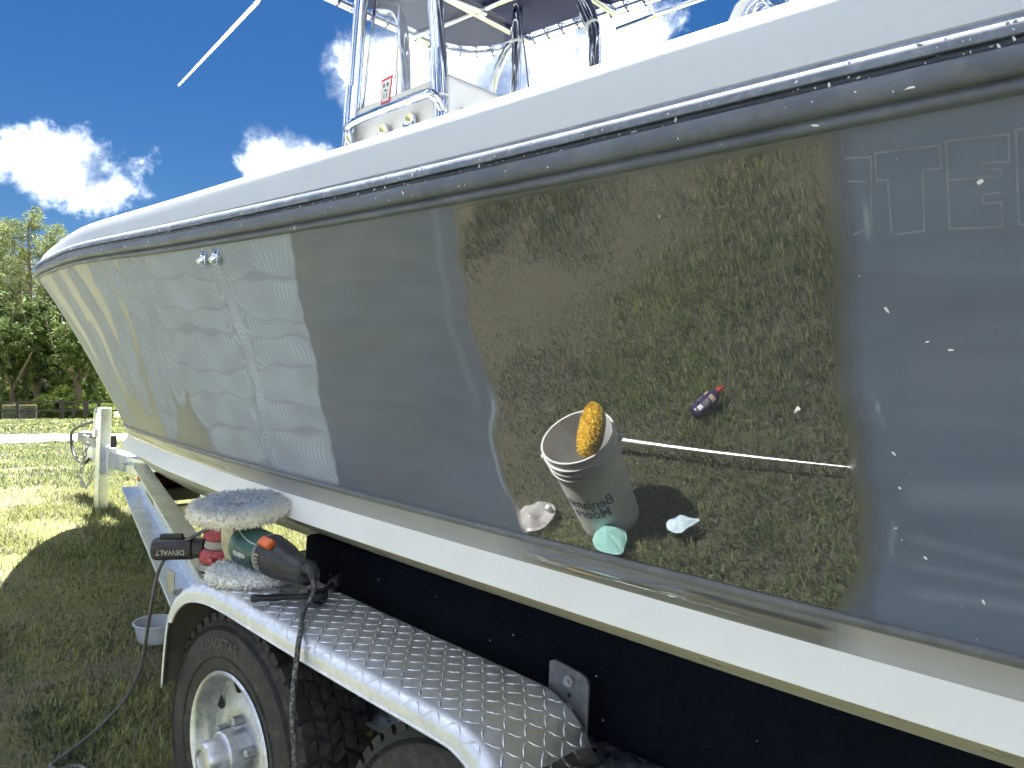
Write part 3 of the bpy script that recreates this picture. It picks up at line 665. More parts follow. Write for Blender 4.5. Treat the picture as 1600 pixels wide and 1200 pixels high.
def outward(C):
    t = np.gradient(C, axis=0); t[:, 2] = 0; t /= np.linalg.norm(t, axis=1)[:, None]+1e-12
    n = np.stack([t[:, 1], -t[:, 0], 0*t[:, 0]], -1)
    if n[0, 1] > 0: n = -n
    n[-1] = (-1, 0, 0); return n
def loop3(C):     # port run, round the stem, starboard run
    D = C[::-1].copy(); D[:, 1] = 2*CL-D[:, 1]; return np.vstack([C, D[1:]])
sv = np.concatenate([np.linspace(0, 8, 120), np.linspace(8, 10, 90)[1:]]); bowf = 1+.5*sm(5, 8, sv); bow_thick = True
def sweep(curve, prof, name, mat, parent, smooth=50, zf=None, thick=None, both=True):
    N = outward(curve); n = len(curve); P = np.zeros((n, len(prof), 3))
    for k, (o, dz) in enumerate(prof):
        f = zf if zf is not None else 1
        oo = np.asarray(o).reshape(-1, 1); oo = oo*bowf[:, None] if len(curve) == len(bowf) and bow_thick else oo
        P[:, k] = curve+N*oo; P[:, k, 2] += (np.where(dz > .066, .066+(dz-.066)*f, dz) if zf is not None else dz)
    P[:, :, 1] = np.minimum(P[:, :, 1], CL)
    mb = MB(); mb.grid(P)
    if both:
        Q = P.copy(); Q[..., 1] = 2*CL-Q[..., 1]; mb.grid(Q)
    o = mb.build(name, mat, parent, smooth)
    return o, P
sv = np.concatenate([np.linspace(0, 8, 120), np.linspace(8, 10, 90)[1:]])
Cc = cr_eval(CREASE, sv); Rc = cr_eval(RAIL, sv); ez = 1+.5*sm(5, 10, sv)
bead, _ = sweep(Cc, [(.0, .003), (.004, .001), (.0055, -.003), (.004, -.008), (-.003, -.013)], 'crease_moulding', 'crease', boat, 60)
N = outward(Cc)
sw = np.linspace(0, 1, 12)
Pb = np.zeros((len(sv), 12, 3))
for k, u in enumerate(sw):
    off = -.004-.014*math.sin(u*math.pi*.6); Pb[:, k] = Cc+N*off; Pb[:, k, 2] += (-.012-.043*u)*ez
Pb[..., 1] = np.minimum(Pb[..., 1], CL)
gb = np.zeros(Pb.shape[:2]); xx = Pb[..., 0]
gb = .25+.7*sm(-1.06, -1.0, xx)*(1-sm(-.47, -.42, xx))+.55*sm(-1.9, -2.6, xx)
fb = .50*(1-sm(-1.06, -1.0, xx))*sm(-2.6, -1.6, xx)+.55*sm(-.46, -.42, xx)+.25*sm(-2.0, -3, xx)+.12
me = fast_mesh('hull_band', (Pb-np.array(o_)).reshape(-1, 3), quads(len(sv), 12))
for nm, arr in (('gloss', gb), ('film', fb)):
    a = me.attributes.new(nm, 'FLOAT', 'POINT'); a.data.foreach_set('value', arr.ravel().astype(np.float32))
finish('hull_band', me, 'hull_band', boat, 180)
Qb = Pb[::3].copy(); Qb[..., 1] = 2*CL-Qb[..., 1]
finish('hull_band', fast_mesh('hull_band', (Qb-np.array(o_)).reshape(-1, 3), quads(Qb.shape[0], 12)), 'hull_plain', boat, 180)
ow = -.017+0*sv; lipo = .018*(1-sm(6, 9.5, sv))-.005
def band(offs, name, mat, smooth=60):
    P = np.zeros((len(sv), len(offs), 3))
    for k, (o, dz) in enumerate(offs): P[:, k] = Cc+N*np.asarray(o).reshape(-1, 1); P[:, k, 2] += dz*ez
    P[..., 1] = np.minimum(P[..., 1], CL); mb = MB(); mb.grid(P); Q = P.copy(); Q[..., 1] = 2*CL-Q[..., 1]; mb.grid(Q)
    return mb.build(name, mat, boat, smooth), P
band([(ow, -.0548), (ow+.002, -.0585), ((ow+lipo)/2+.002, -.080), (lipo, -.102), (lipo+.001, -.106)], 'waterline_stripe', 'bottom_white')
_, Pi = band([(lipo+.0009, -.1062), (lipo-.004, -.109), (lipo-.035, -.126), (lipo-.07, -.145)], 'chine_flat', 'chine_cream')
zk = np.interp(sv, [0, 5, 6, 7, 8, 9, 10], [.42, .43, .44, .46, .50, .56, .60])
Pk = np.zeros((len(sv), 8, 3)); I_ = Pi[:, -1]
for k in range(8):
    u = k/7; Pk[:, k] = I_; Pk[:, k, 1] = I_[:, 1]+(CL-I_[:, 1])*u; Pk[:, k, 2] = I_[:, 2]+(np.minimum(zk, I_[:, 2]-.02)-I_[:, 2])*u-.018*math.sin(u*math.pi)
mb = MB(); mb.grid(Pk); Q = Pk.copy(); Q[..., 1] = 2*CL-Q[..., 1]; mb.grid(Q); mb.build('hull_bottom', 'bottom_white', boat, 60)
mb = MB()                                                      # transom
ring = [hull_pt(0., t) for t in np.linspace(1, 0, 8)]+[Pb[0, -1], Pi[0, 0], Pi[0, -1], Pk[0, -1]]
ring = [np.array(p) for p in ring]; ring += [np.array((p[0], 2*CL-p[1], p[2])) for p in ring[-2::-1]]
mb.add(ring, [tuple(range(len(ring)))]); mb.build('transom', 'white_gel', boat, 0)
# rub rail and gunwale
wz = 1+.0*sv
sweep(Rc, [(-.003, -.010), (.004, -.009), (.007, -.005), (.007, .000), (.003, .003), (.003, .006)], 'rub_rail_lip', 'rail_vinyl', boat, 60)
rr, _ = sweep(Rc, [(.002, .0055), (.011, .0055), (.0155, .009), (.0175, .015), (.0175, .023), (.016, .029), (.014, .0325), (.008, .033)], 'rub_rail', 'rail_vinyl', boat, 60)
sweep(Rc, [(.008, .0325), (.010, .034), (.0105, .037), (.010, .0415), (.008, .0425)], 'rub_rail_insert', 'rail_dark', boat, 60)
sweep(Rc, [(.007, .042), (.0135, .0425), (.0145, .047), (.012, .056), (.006, .064), (-.002, .066)], 'rub_rail_cap_strip', 'rail_strip', boat, 60)
gh = np.interp(sv, [0, 1.6, 2.56, 3.4, 4.1, 5, 6, 7, 8, 10], [1.06, 1.06, .92, .80, .74, .56, .30, .14, .08, .06])
gp = [(-.001, .064), (.003, .068), (.002, .076), (-.001, .100), (-.005, .128), (-.009, .142), (-.016, .150), (-.030, .154), (-.06, .1555), (-.16, .157), (-.24, .156), (-.25, .148), (-.25, -.25)]
g_, Pg = sweep(Rc, gp, 'gunwale', 'white_gel', boat, 40, zf=gh)
# deck: one closed surface inside the gunwale
idx = np.arange(0, len(sv), 4); Dp = Pg[idx][:, -1]; P = np.zeros((len(idx), 2, 3)); P[:, 0] = Dp; P[:, 1] = Dp; P[:, 1, 1] = 2*CL-Dp[:, 1]
P[..., 2] = 1.33; mb = MB(); mb.grid(P); mb.build('deck', 'white_gel', boat, 0)
fd = [k for k in range(len(sv)) if sv[k] > 7.0][::3]; Dp = Pg[fd][:, -3]; P = np.zeros((len(fd), 9, 3))
for k in range(9): P[:, k] = Dp; P[:, k, 1] = Dp[:, 1]+(2*CL-2*Dp[:, 1])*k/8; P[:, k, 2] += .02*math.sin(k/8*math.pi)-.012
mb = MB(); mb.grid(P); mb.build('foredeck', 'white_gel', boat, 60)
# chips of dried compound along the rub rail and spots of it on the topside
def hull_normal(s, t):
    e = .01; a = hull_pt(s+e, t)-hull_pt(s-e, t); b = hull_pt(s, min(t+e, 1))-hull_pt(s, t-e); n = np.cross(a, b); n /= np.linalg.norm(n); return Vector(n if n[1] < 0 else -n)
def s_at(x): return float(np.interp(-x, -cr_eval(RAIL, np.linspace(0, 10, 400))[:, 0], np.linspace(0, 10, 400)))
def s_of(x, t): 
    ss = np.linspace(0, 6, 700); return float(np.interp(-x, -hull_pt(ss, t+0*ss)[:, 0], ss))
r = random.Random(8); mb = MB()
def chip(mb, p, n, size, ang, asp=1.):
    n = n.normalized(); a = Vector((1, 0, 0)); a = (a-n*a.dot(n)).normalized(); b = n.cross(a)
    a, b = a*math.cos(ang)+b*math.sin(ang), b*math.cos(ang)-a*math.sin(ang); m = 6; V = []
    for h, f in ((-.0004, 1), (.0007, .6)):
        for k in range(m):
            q = r.uniform(.7, 1.2)*size*f; V.append(p+n*h+a*math.cos(k*2*math.pi/m)*q*asp+b*math.sin(k*2*math.pi/m)*q)
    mb.add(V, [tuple(range(m, 2*m))]+[(k, (k+1) % m, m+(k+1) % m, m+k) for k in range(m)])
for k in range(16):
    x = r.choice((r.uniform(-.4, -.15), r.uniform(-.38, -.15), r.uniform(-1.0, -.2))); t = r.random()
    s = s_of(x, t); chip(mb, Vector(hull_pt(s, t)), hull_normal(s, t), r.choice((.0005, .0006, .0008, .001)), r.uniform(0, 3), r.choice((1, 1, 1.5, 3)))
for x, t, q, a_, asp in ((-.265, .865, .003, .6, 1.6), (-.36, .66, .002, 2.2, 2.4), (-.36, .38, .0018, 2.3, 2.6), (-.355, .31, .0016, 2.3, 1.5), (-.33, .17, .0018, 2.3, 1.8), (-.27, .1, .0018, 1.9, 2.4), (-.32, .6, .0014, .3, 2), (-.297, .585, .0015, 0, 2.5)):
    s = s_of(x, t); chip(mb, Vector(hull_pt(s, t)), hull_normal(s, t), q, a_, asp)
o = mb.build('compound_splatter', 'speck', boat, 0); o['kind'] = 'stuff'
mb = MB(); Nr = outward(cr_eval(RAIL, np.linspace(0, 10, 2000))); Rr = cr_eval(RAIL, np.linspace(0, 10, 2000))
for k in range(260):
    x = -r.random()**1.3*3.4-.12; i = int(np.argmin(np.abs(Rr[:1600, 0]-x))); hz = r.choice((.042, .044, .045, .047, .048, .052, .056, .02, .012, -.004))
    hz, of = {.042: (.034, .0100), .044: (.036, .0104), .045: (.037, .0105), .048: (.039, .0103), .047: (.040, .0102), .052: (.047, .0145), .056: (.056, .012), .02: (.02, .0176), .012: (.012, .0165), -.004: (-.003, .007)}[hz]
    p = Vector(Rr[i])+Vector(Nr[i])*of+Vector((0, 0, hz)); chip(mb, p, Vector(Nr[i])+Vector((0, 0, .2)), r.choice((.0005, .0006, .0008, .001, .0015)), r.uniform(0, 3), r.choice((1, 1.5, 3, 4)))
o = mb.build('rail_debris', 'speck', boat, 0); o['kind'] = 'stuff'
# outlines left behind by removed lettering
def on_hull(x, z, off):
    ss = np.linspace(.3, 3, 500); t = .5
    for _ in range(6):
        s = s_of(x, t); p = hull_pt(s, t); t = min(.999, max(0, t+(z-p[2])/.59))
    s = s_of(x, t); return Vector(hull_pt(s, t))+hull_normal(s, t)*off
def outline(mb, pts, w=.0011):
    for (xa, za), (xb, zb) in zip(pts[:-1], pts[1:]):
        L = math.hypot(xb-xa, zb-za); nx, nz_ = -(zb-za)/L*w, (xb-xa)/L*w; m = max(1, int(L/.012))
        for k in range(m):
            u0, u1 = k/m-.5*w/L*(k == 0), (k+1)/m; V = []
            for u, sg in ((u0, -1), (u1, -1), (u1, 1), (u0, 1)):
                V.append(on_hull(xa+(xb-xa)*u+nx*sg, za+(zb-za)*u+nz_*sg, .0005))
            mb.add(V, [(0, 1, 2, 3)])
M['ghost'] = dirty('letter_ghost', (.172, .198, .258), .5, var=.2, scale=40)
GL = [[(-.393, 1.520), (-.366, 1.518), (-.371, 1.447), (-.391, 1.441)], [(-.392, 1.497), (-.372, 1.494)],
      [(-.362, 1.521), (-.300, 1.519), (-.299, 1.498), (-.317, 1.498), (-.318, 1.439), (-.350, 1.438), (-.351, 1.493), (-.362, 1.494), (-.362, 1.521)],
      [(-.294, 1.522), (-.240, 1.520), (-.240, 1.496), (-.263, 1.498), (-.263, 1.492), (-.247, 1.490), (-.247, 1.484), (-.294, 1.486)], [(-.294, 1.522), (-.294, 1.439), (-.247, 1.437), (-.247, 1.460), (-.263, 1.460), (-.263, 1.469), (-.247, 1.469)],
      [(-.214, 1.523), (-.234, 1.523), (-.233, 1.438), (-.214, 1.437)]]
mb = MB()
for g in GL: outline(mb, g)
mb.build('lettering_outline', 'ghost', boat, 0)
# two through-hull fittings near the rail
for x in (-1.943, -1.873):
    s = s_of(x, .94); p = Vector(hull_pt(s, .94)); n = hull_normal(s, .94); f = MB()
    f.tube([p-n*.004, p+n*.004, p+n*.010], [.014, .014, .012], 14); f.tube([p+n*.008, p+n*.022+Vector((0, 0, -.004))], [.010, .007], 10)
    f.box(p+n*.006, (.026, .008, .036)); f.build('fitting', 'steel', boat, 40, bevel=.001)

# ------------------------------------------------------------------ console, T-top, seat
con = MB(); x0, x1, y0, y1, z1 = -2.56, -1.985, 1.705, 2.50, 2.235
sec = [(x0-.18, 1.33), (x0-.12, 1.75), (x0-.03, 2.12), (x0+.03, 2.235), (x1-.03, z1+.02), (x1, z1), (x1, 1.33)]
P = [(a, y0, b) for a, b in sec]+[(a, y1, b) for a, b in sec]; n = len(sec)
con.add(P, [tuple(range(n)), tuple(range(n, 2*n))[::-1]]+[(k, (k+1) % n, n+(k+1) % n, n+k) for k in range(n)])
console = con.build('console', 'cream_gel', boat, 40, bevel=.018)
rp = MB(); rp.tube(spline([(x0+.10, y0-.008, 2.06), (x0+.07, y0-.04, 2.115), (x0+.11, y0-.045, 2.16), (x1-.10, y0-.05, 2.175), (x1-.03, y0-.045, 2.165), (x1-.02, y0-.005, 2.12)], 6), .016, 12); rp.build('hand_rail', 'steel', console, 180)
for cx, cz in ((-2.315, 2.10), (-2.17, 2.112)):
    cup = MB(); mt = Matrix.Rotation(R(90), 3, 'X'); cup.lathe([(.010, -.006), (.020, -.004), (.030, .004), (.034, .012), (.032, .016), (.026, .014), (.016, .006), (.0, .003)], 24, mt, (cx, y0-.004, cz)); cup.build('cup_holder', 'steel', console, 60)
lt = MB(); lt.box((x1+.006, y0+.06, 2.12), (.012, .03, .05)); lt.box((x1+.014, y0+.06, 2.115), (.008, .018, .03)); lt.build('latch', 'steel', console, 0, bevel=.002)
lid = MB(); lid.box((x1+.004, y0+.30, 2.05), (.010, .36, .22)); lid.build('hatch', 'cream_gel', console, 0, bevel=.006)
ws = MB(); ws.add([(-2.50, y0+.02, 2.20), (-2.50, y1-.02, 2.20), (-2.47, y1-.06, 2.83), (-2.47, y0+.06, 2.83)], [(0, 1, 2, 3)]); wsh = ws.build('windshield', 'acrylic', boat, 0, solid=.006)
ws = MB(); ws.add([(-2.50, y0+.02, 2.20), (-2.06, y0+.01, 2.235), (-2.20, y0+.03, 2.83), (-2.47, y0+.06, 2.83)], [(0, 1, 2, 3)]); ws.build('windshield', 'acrylic', boat, 0, solid=.006)
for a, b in (((-2.50, y0+.018, 2.20), (-2.47, y0+.058, 2.83)), ((-2.29, y0+.013, 2.218), (-2.33, y0+.045, 2.83))):
    e = MB(); e.tube([a, b], .006, 8); e.build('windshield_edge', 'steel', boat, 180)
# warning tag stuck to the windshield
tg = MB(); base = Vector((-2.33, y0+.005, 2.262)); ux = Vector((.995, 0, .05)); uz = Vector((-.05, .06, .995))
def tagpoly(sc_, off): return [base+ux*(a*sc_)+uz*(b*sc_)+Vector((0, -off, 0)) for a, b in ((-.026, -.052), (.024, -.052), (.036, .052), (-.034, .048))]
tg.add(tagpoly(1, .004), [(0, 1, 2, 3)]); tgo = tg.build('warning_tag', 'red_cap', boat, 0, solid=.001)
tg = MB(); tg.add(tagpoly(.76, .006), [(0, 1, 2, 3)]); tg.build('tag_panel', 'print_white', tgo, 0)
tg = MB()
for a, b, w, h in ((-.011, .020, .009, .014), (.010, .020, .009, .014), (0, .0, .016, .006), (-.008, -.02, .004, .02), (.006, -.02, .004, .02)): tg.add([base+ux*(a+i*w/2)+uz*(b+j*h/2)+Vector((0, -.0075, 0)) for i, j in ((-1, -1), (1, -1), (1, 1), (-1, 1))], [(0, 1, 2, 3)])
tg.build('tag_print', 'rail_dark', tgo, 0)
CZ = 2.89
def leg(pts, r=.025, collar=None):
    m = MB(); m.tube(spline(pts, 6) if len(pts) > 2 else pts, r, 16); l = m.build('t_top_leg', 'steel', boat, 180)
    if collar:
        c = MB(); a, b = [Vector(p) for p in collar]; c.tube([a, b], r+.005, 16); c.build('sleeve', 'steel', l, 60)
        c = MB(); d = (b-a).normalized(); c.tube([a-d*.004, a+d*.004], r+.008, 16); c.build('weld_ring', 'print_white', l, 60)
leg([(-2.545, 1.69, 1.34), (-2.53, 1.70, 2.05), (-2.50, 1.70, 2.6), (-2.47, 1.70, CZ)], .026, ((-2.535, 1.697, 2.05), (-2.525, 1.70, 2.31)))
leg([(-2.0, 1.685, 1.34), (-2.02, 1.70, 2.1), (-2.075, 1.70, 2.5), (-2.13, 1.70, CZ)], .026, ((-2.027, 1.70, 2.17), (-2.05, 1.70, 2.33)))
leg([(-2.54, 2.51, 1.34), (-2.45, 2.50, 2.45), (-2.45, 2.50, CZ)], .024, ((-2.45, 2.5, 2.74), (-2.45, 2.5, 2.80)))
leg([(-1.92, 2.51, 1.34), (-2.0, 2.50, 2.5), (-2.03, 2.50, 2.72), (-2.12, 2.50, CZ)], .026, ((-2.03, 2.5, 2.70), (-2.08, 2.5, 2.80)))
leg([(-2.60, 2.02, 2.20), (-2.66, 2.05, 2.55), (-2.78, 2.1, 2.80), (-2.95, 2.12, CZ)], .022)
leg([(-2.60, 2.49, 2.2), (-2.59, 2.50, 2.55), (-2.52, 2.50, 2.70), (-2.47, 2.50, 2.74)], .02)
# canopy: laced canvas on a welded tube frame
def rrect(x0, x1, y0, y1, r_, n=10):
    pts = []
    for cx, cy, a0 in ((x0+r_, y0+r_, 180), (x1-r_, y0+r_, 270), (x1-r_, y1-r_, 0), (x0+r_, y1-r_, 90)):
        for k in range(n+1): a = R(a0+90*k/n); pts.append((cx+r_*math.cos(a), cy+r_*math.sin(a)))
    return pts
CX0, CX1, CY0, CY1 = -3.05, -1.15, 1.40, 2.78
fr = MB(); fr.tube([(x, y, CZ) for x, y in rrect(CX0, CX1, CY0, CY1, .28)], .020, 12, closed=True)
frame = fr.build('canopy_frame', 'steel', boat, 180)
for x in (-2.62, -2.12, -1.6):
    b = MB(); b.tube([(x, CY0, CZ-.005), (x, CY1, CZ-.005)], .019, 10); b.build('cross_tube', 'steel', frame, 180)
for y in (1.80, 2.40):
    b = MB(); b.tube([(CX0+.02, y, CZ-.003), (CX1-.02, y, CZ-.003)], .017, 10); b.build('cross_tube', 'steel', frame, 180)
b = MB(); b.tube(spline([(-1.95, 1.95, CZ-.03), (-2.45, 1.97, CZ-.06), (-2.52, 2.05, CZ-.07), (-2.50, 2.35, CZ-.06)], 6), .016, 10); b.build('grab_rail', 'steel', frame, 180)
b = MB(); b.tube([(CX0+.9, CY1+.06, CZ-.05), (CX1-.1, CY1+.06, CZ-.02)], .012, 8); b.tube([(CX0+1.1, CY1, CZ), (CX0+1.1, CY1+.06, CZ-.045)], .01, 8); b.build('side_rail', 'steel', frame, 180)
inner = rrect(CX0+.045, CX1-.045, CY0+.045, CY1-.045, .25); cv = MB(); cv.add([(x, y, CZ+.012) for x, y in inner], [tuple(range(len(inner)))]); canopy = cv.build('canopy', 'canvas', boat, 0, solid=.004)
lc = MB(); pts = rrect(CX0, CX1, CY0, CY1, .28, 40); acc = 0; last = Vector((*pts[0], 0)); cen = Vector(((CX0+CX1)/2, (CY0+CY1)/2, 0))
dens_pts = []
for a, b in zip(pts, pts[1:]+pts[:1]):
    A_, B_ = Vector((*a, 0)), Vector((*b, 0)); m = max(1, int((B_-A_).length/.01))
    dens_pts += [A_.lerp(B_, k/m) for k in range(m)]
acc = 0
for a, b in zip(dens_pts[:-1], dens_pts[1:]):
    acc += (b-a).length
    if acc > .085:
        acc = 0; t = (b-a).normalized(); nn = Vector((-t.y, t.x, 0)); nn = nn if nn.dot(a-cen) > 0 else -nn
        lc.tube([a-nn*.05+Vector((0, 0, CZ+.012)), a-nn*.022+Vector((0, 0, CZ-.012)), a+Vector((0, 0, CZ-.0235)), a+nn*.0235+Vector((0, 0, CZ)), a+Vector((0, 0, CZ+.0235)), a-nn*.045+t*.02+Vector((0, 0, CZ+.016))], .003, 5)
lc.build('lacing', 'rail_dark', canopy, 0)
an = MB(); an.tube([(-2.9, 1.63, 2.94), (-3.28, 1.70, 2.852), (-4.05, 1.70, 2.655)], [.011, .009, .005], 8); an.build('antenna', 'cream_gel', boat, 180)
wr = MB(); wr.tube(spline([(-2.45, 2.48, 2.88), (-2.40, 2.42, 2.86), (-2.36, 2.40, 2.84), (-2.33, 2.40, 2.75), (-2.25, 2.40, 2.35), (-2.2, 2.4, 1.9)], 6), .004, 6); wr.build('stay_wire', 'steel', boat, 180)
# seat pod aft: curved shell with a chrome lined recess
sp = MB(); prof = [(-1.08, 1.35), (-1.075, 1.9), (-1.05, 2.10), (-1.0, 2.20), (-.93, 2.25), (-.84, 2.24), (-.78, 2.17), (-.72, 2.04), (-.66, 1.8), (-.62, 1.35)]; n = len(prof)
sp.add([(a, 1.74, b) for a, b in prof]+[(a, 2.46, b) for a, b in prof], [tuple(range(n)), tuple(range(n, 2*n))[::-1]]+[(k, (k+1) % n, n+(k+1) % n, n+k) for k in range(n)])
pod = sp.build('seat_pod', 'cream_gel', boat, 50, bevel=.012)
rg = MB(); mt = Matrix.Rotation(R(90), 3, 'X'); rg.lathe([(.058, -.002), (.068, .002), (.070, .010), (.060, .014), (.052, .008), (.050, -.004), (0.0, -.004)], 32, mt, (-.905, 1.736, 2.135)); rg.build('recess_ring', 'steel', pod, 60)
rg = MB(); rg.tube(spline([(-.94, 1.725, 2.12), (-.93, 1.715, 2.16), (-.90, 1.712, 2.165), (-.885, 1.72, 2.125)], 5), .007, 8); rg.build('chrome_latch', 'steel', pod, 180)

# ------------------------------------------------------------------ the trailer
trailer = thing('boat_trailer', 'aluminium tandem axle boat trailer with diamond plate fender under the boat', 'trailer', (-1.4, CL, 0))
def channel(p, q, top, h, w, t, side, name, flange2=None):
    """I-shaped beam from p to q (plan points), top of beam at z = top; side = +1 puts the wide lower flange on the port side"""
    p, q = Vector((*p, 0)), Vector((*q, 0)); d = (q-p).normalized(); n = Vector((d.y, -d.x, 0))
    if n.y > 0: n = -n
    m = MB(); w2 = flange2 or w
    prof = [(-w/2, top), (w/2, top), (w/2, top-t), (t/2, top-t), (t/2, top-h+t), (w2/2 if side < 0 else w/2, top-h+t), (w2/2 if side < 0 else w/2, top-h), (-w2, top-h) if False else (-w/2 if side < 0 else -w2/2, top-h), (-w/2 if side < 0 else -w2/2, top-h+t), (-t/2, top-h+t), (-t/2, top-t), (-w/2, top-t)]
    k = len(prof); V = [e+n*(-a)+Vector((0, 0, z)) for e in (p, q) for a, z in prof]
    m.add(V, [tuple(range(k))[::-1], tuple(range(k, 2*k))]+[(i, (i+1) % k, k+(i+1) % k, k+i) for i in range(k)])
    return m.build(name, 'alu', trailer, 0, bevel=.003)
BT = .598
bA, bB, bC = (-5.02, 1.965), (-2.32, 1.13), (1.75, 1.13)
for sgn in (1, -1):
    f = (lambda p: p) if sgn > 0 else (lambda p: (p[0], 2*CL-p[1]))
    channel(f(bA), f(bB), BT, .155, .085, .010, sgn, 'frame_beam', .19)
    channel(f((bB[0]+.002, bB[1])), f(bC), BT-.001, .153, .083, .010, sgn, 'frame_beam', .09)
for x in (-4.35, -3.0, -.35, 1.1):
    y = np.interp(x, [-5.02, -2.32, 2], [1.965, 1.13, 1.13])+.05
    m = MB(); m.box((x, CL, .40), (.07, 2*(CL-y), .08)); m.build('cross_member', 'alu', trailer, 0, bevel=.003)
m = MB(); m.box((-5.55, CL, .535), (1.42, .10, .115)); tongue = m.build('tongue', 'alu', trailer, 0, bevel=.006)
m = MB(); m.box((-5.48, CL-.055, .535), (.03, .012, .10)); m.tube([(-5.42, CL-.05, .545), (-5.42, CL-.085, .545)], .012, 10); m.build('tongue_bolt', 'steel', tongue, 40)
# winch post behind the stem
m = MB(); m.box((-5.22, CL, .62), (.10, .09, .16)); m.box((-5.24, CL, .74), (.07, .07, .10)); m.build('winch_post', 'alu_dull', trailer, 0, bevel=.004)
# coupler, brake actuator and safety chain
m = MB(); m.box((-6.05, CL, .60), (.36, .09, .12)); m.box((-6.28, CL, .625), (.16, .075, .07)); m.lathe([(.0, .0), (.05, .0), (.055, .03), (.045, .075), (.0, .085)], 16, None, (-6.37, CL, .60))
coup = m.build('coupler', 'alu_dull', trailer, 30, bevel=.008)
m = MB(); m.box((-6.06, CL-.01, .675), (.26, .10, .014)); m.build('coupler_cover', 'tool_steel', coup, 0, bevel=.003)
m = MB(); m.box((-5.82, CL-.03, .63), (.05, .09, .13)); m.build('actuator_block', 'tool_steel', coup, 0, bevel=.003)
m = MB(); m.tube(spline([(-6.02, CL-.06, .78), (-6.22, CL-.07, .74), (-6.40, CL-.08, .68), (-6.42, CL-.08, .60), (-6.34, CL-.08, .50), (-6.18, CL-.07, .46), (-6.12, CL-.05, .50)], 6), .011, 8); m.build('breakaway_cable', 'cord', coup, 180)
def link_loop(c, ax, roll, L=.030, w=.012, r_=.0042):
    ax = Vector(ax).normalized(); s = ax.orthogonal().normalized(); s = Matrix.Rotation(roll, 3, ax) @ s; pts = []
    for k in range(14):
        a = 2*math.pi*k/14; pts.append(Vector(c)+ax*(math.cos(a)*L*.62)+s*(math.sin(a)*w))
    return pts
path = spline([(-6.08, CL-.075, .64), (-6.12, CL-.085, .52), (-6.16, CL-.09, .40), (-6.13, CL-.09, .315), (-6.05, CL-.085, .31), (-5.99, CL-.08, .38), (-5.97, CL-.07, .48)], 10)
acc = 0; k = 0
for a, b in zip(path[:-1], path[1:]):
    acc += (b-a).length
    if acc > .036:
        acc = 0; m = MB(); m.tube(link_loop(b, b-a, R(90)*(k % 2)), .0055, 6, closed=True); m.build('chain_link', 'alu_dull', coup, 180); k += 1
# jack
JX, JY = -5.70, CL-.105
m = MB()
m.box((JX-.01, JY, .55), (.072, .072, .70)); jack = m.build('jack', 'alu', trailer, 0, bevel=.006)
m = MB(); m.box((JX-.018, JY, .34), (.055, .055, .34)); m.build('jack_leg', 'alu', jack, 0, bevel=.004)
m = MB(); m.tube([(JX-.02, JY-.0285, .24), (JX-.02, JY-.0275, .24)], .008, 10); m.tube([(JX-.02, JY-.0285, .31), (JX-.02, JY-.0275, .31)], .006, 10); m.build('pin_hole', 'hole', jack, 0)
m = MB(); m.box((JX-.05, JY-.02, .80), (.03, .03, .14)); m.tube(spline([(JX-.04, JY-.03, .86), (JX-.075, JY-.035, .88), (JX-.085, JY-.035, .84), (JX-.085, JY-.035, .74)], 5), .008, 8); m.box((JX-.07, JY-.02, .72), (.05, .05, .05)); m.build('jack_handle', 'steel', jack, 30)
for dx in (.055, .075):
    m = MB(); m.box((JX+dx, CL-.075, .535), (.012, .06, .19)); m.build('jack_clamp', 'alu', jack, 0, bevel=.002)
# keel roller, lamp, decal
m = MB(); m.lathe([(.028, -.11), (.042, -.105), (.046, -.05), (.034, 0), (.046, .05), (.042, .105), (.028, .11)], 20, Matrix.Rotation(R(90), 3, 'X'), (-4.86, CL-.02, .515)); m.build('keel_roller', 'yellow_roller', trailer, 50)
m = MB(); m.box((-4.78, CL-.02, .445), (.20, .26, .085)); m.build('roller_box', 'black_plastic', trailer, 0, bevel=.012)
d = (Vector((*bB, 0))-Vector((*bA, 0))).normalized(); nb = Vector((d.y, -d.x, 0)); nb = nb if nb.y < 0 else -nb
def on_web(u, z, off=.0062): return Vector((*bA, 0))+d*u+nb*off+Vector((0, 0, z))
m = MB(); c = on_web(.20, .535); m.tube([c, c+nb*.012, c+nb*.018], [.022, .022, .012], 14); m.build('marker_lamp', 'amber', trailer, 60)
m = MB(); m.add([on_web(.60, .565), on_web(1.02, .565), on_web(1.02, .50), on_web(.60, .50)], [(0, 1, 2, 3)]); dec = m.build('decal', 'decal_yellow', trailer, 0)
m = MB()
for k in range(9): u = .62+k*.043; m.add([on_web(u, .562, .0068), on_web(u+.018, .562, .0068), on_web(u+.024+.006*(k % 3), .505, .0068), on_web(u+.006, .505, .0068)], [(0, 1, 2, 3)])
m.build('decal_print', 'rail_dark', dec, 0)
m = MB(); m.box((-2.50, 1.075, .553), (.05, .006, .075)); m.box((-2.50, 1.10, .517), (.05, .05, .005)); m.build('side_bracket', 'alu_dull', trailer, 0, bevel=.002)
# side bunk wrapped in black carpet
m = MB(); m.box((-.15, 1.215, .65), (3.565, .045, .285)); m.build('bunk_board', 'carpet', trailer, 0, bevel=.010)
m = MB(); m.box((-.15, 2*CL-1.215, .65), (3.565, .045, .285)); m.build('bunk_board', 'carpet', trailer, 0, bevel=.010)
r = random.Random(12); mb = MB()
for k in range(12):
    p = Vector((r.uniform(-1.9, -.3), 1.192, r.uniform(.6, .785))); chip(mb, p, Vector((0, -1, 0)), r.choice((.0008, .001, .0015)), 0)
o = mb.build('carpet_specks', 'speck', trailer, 0); o['kind'] = 'stuff'
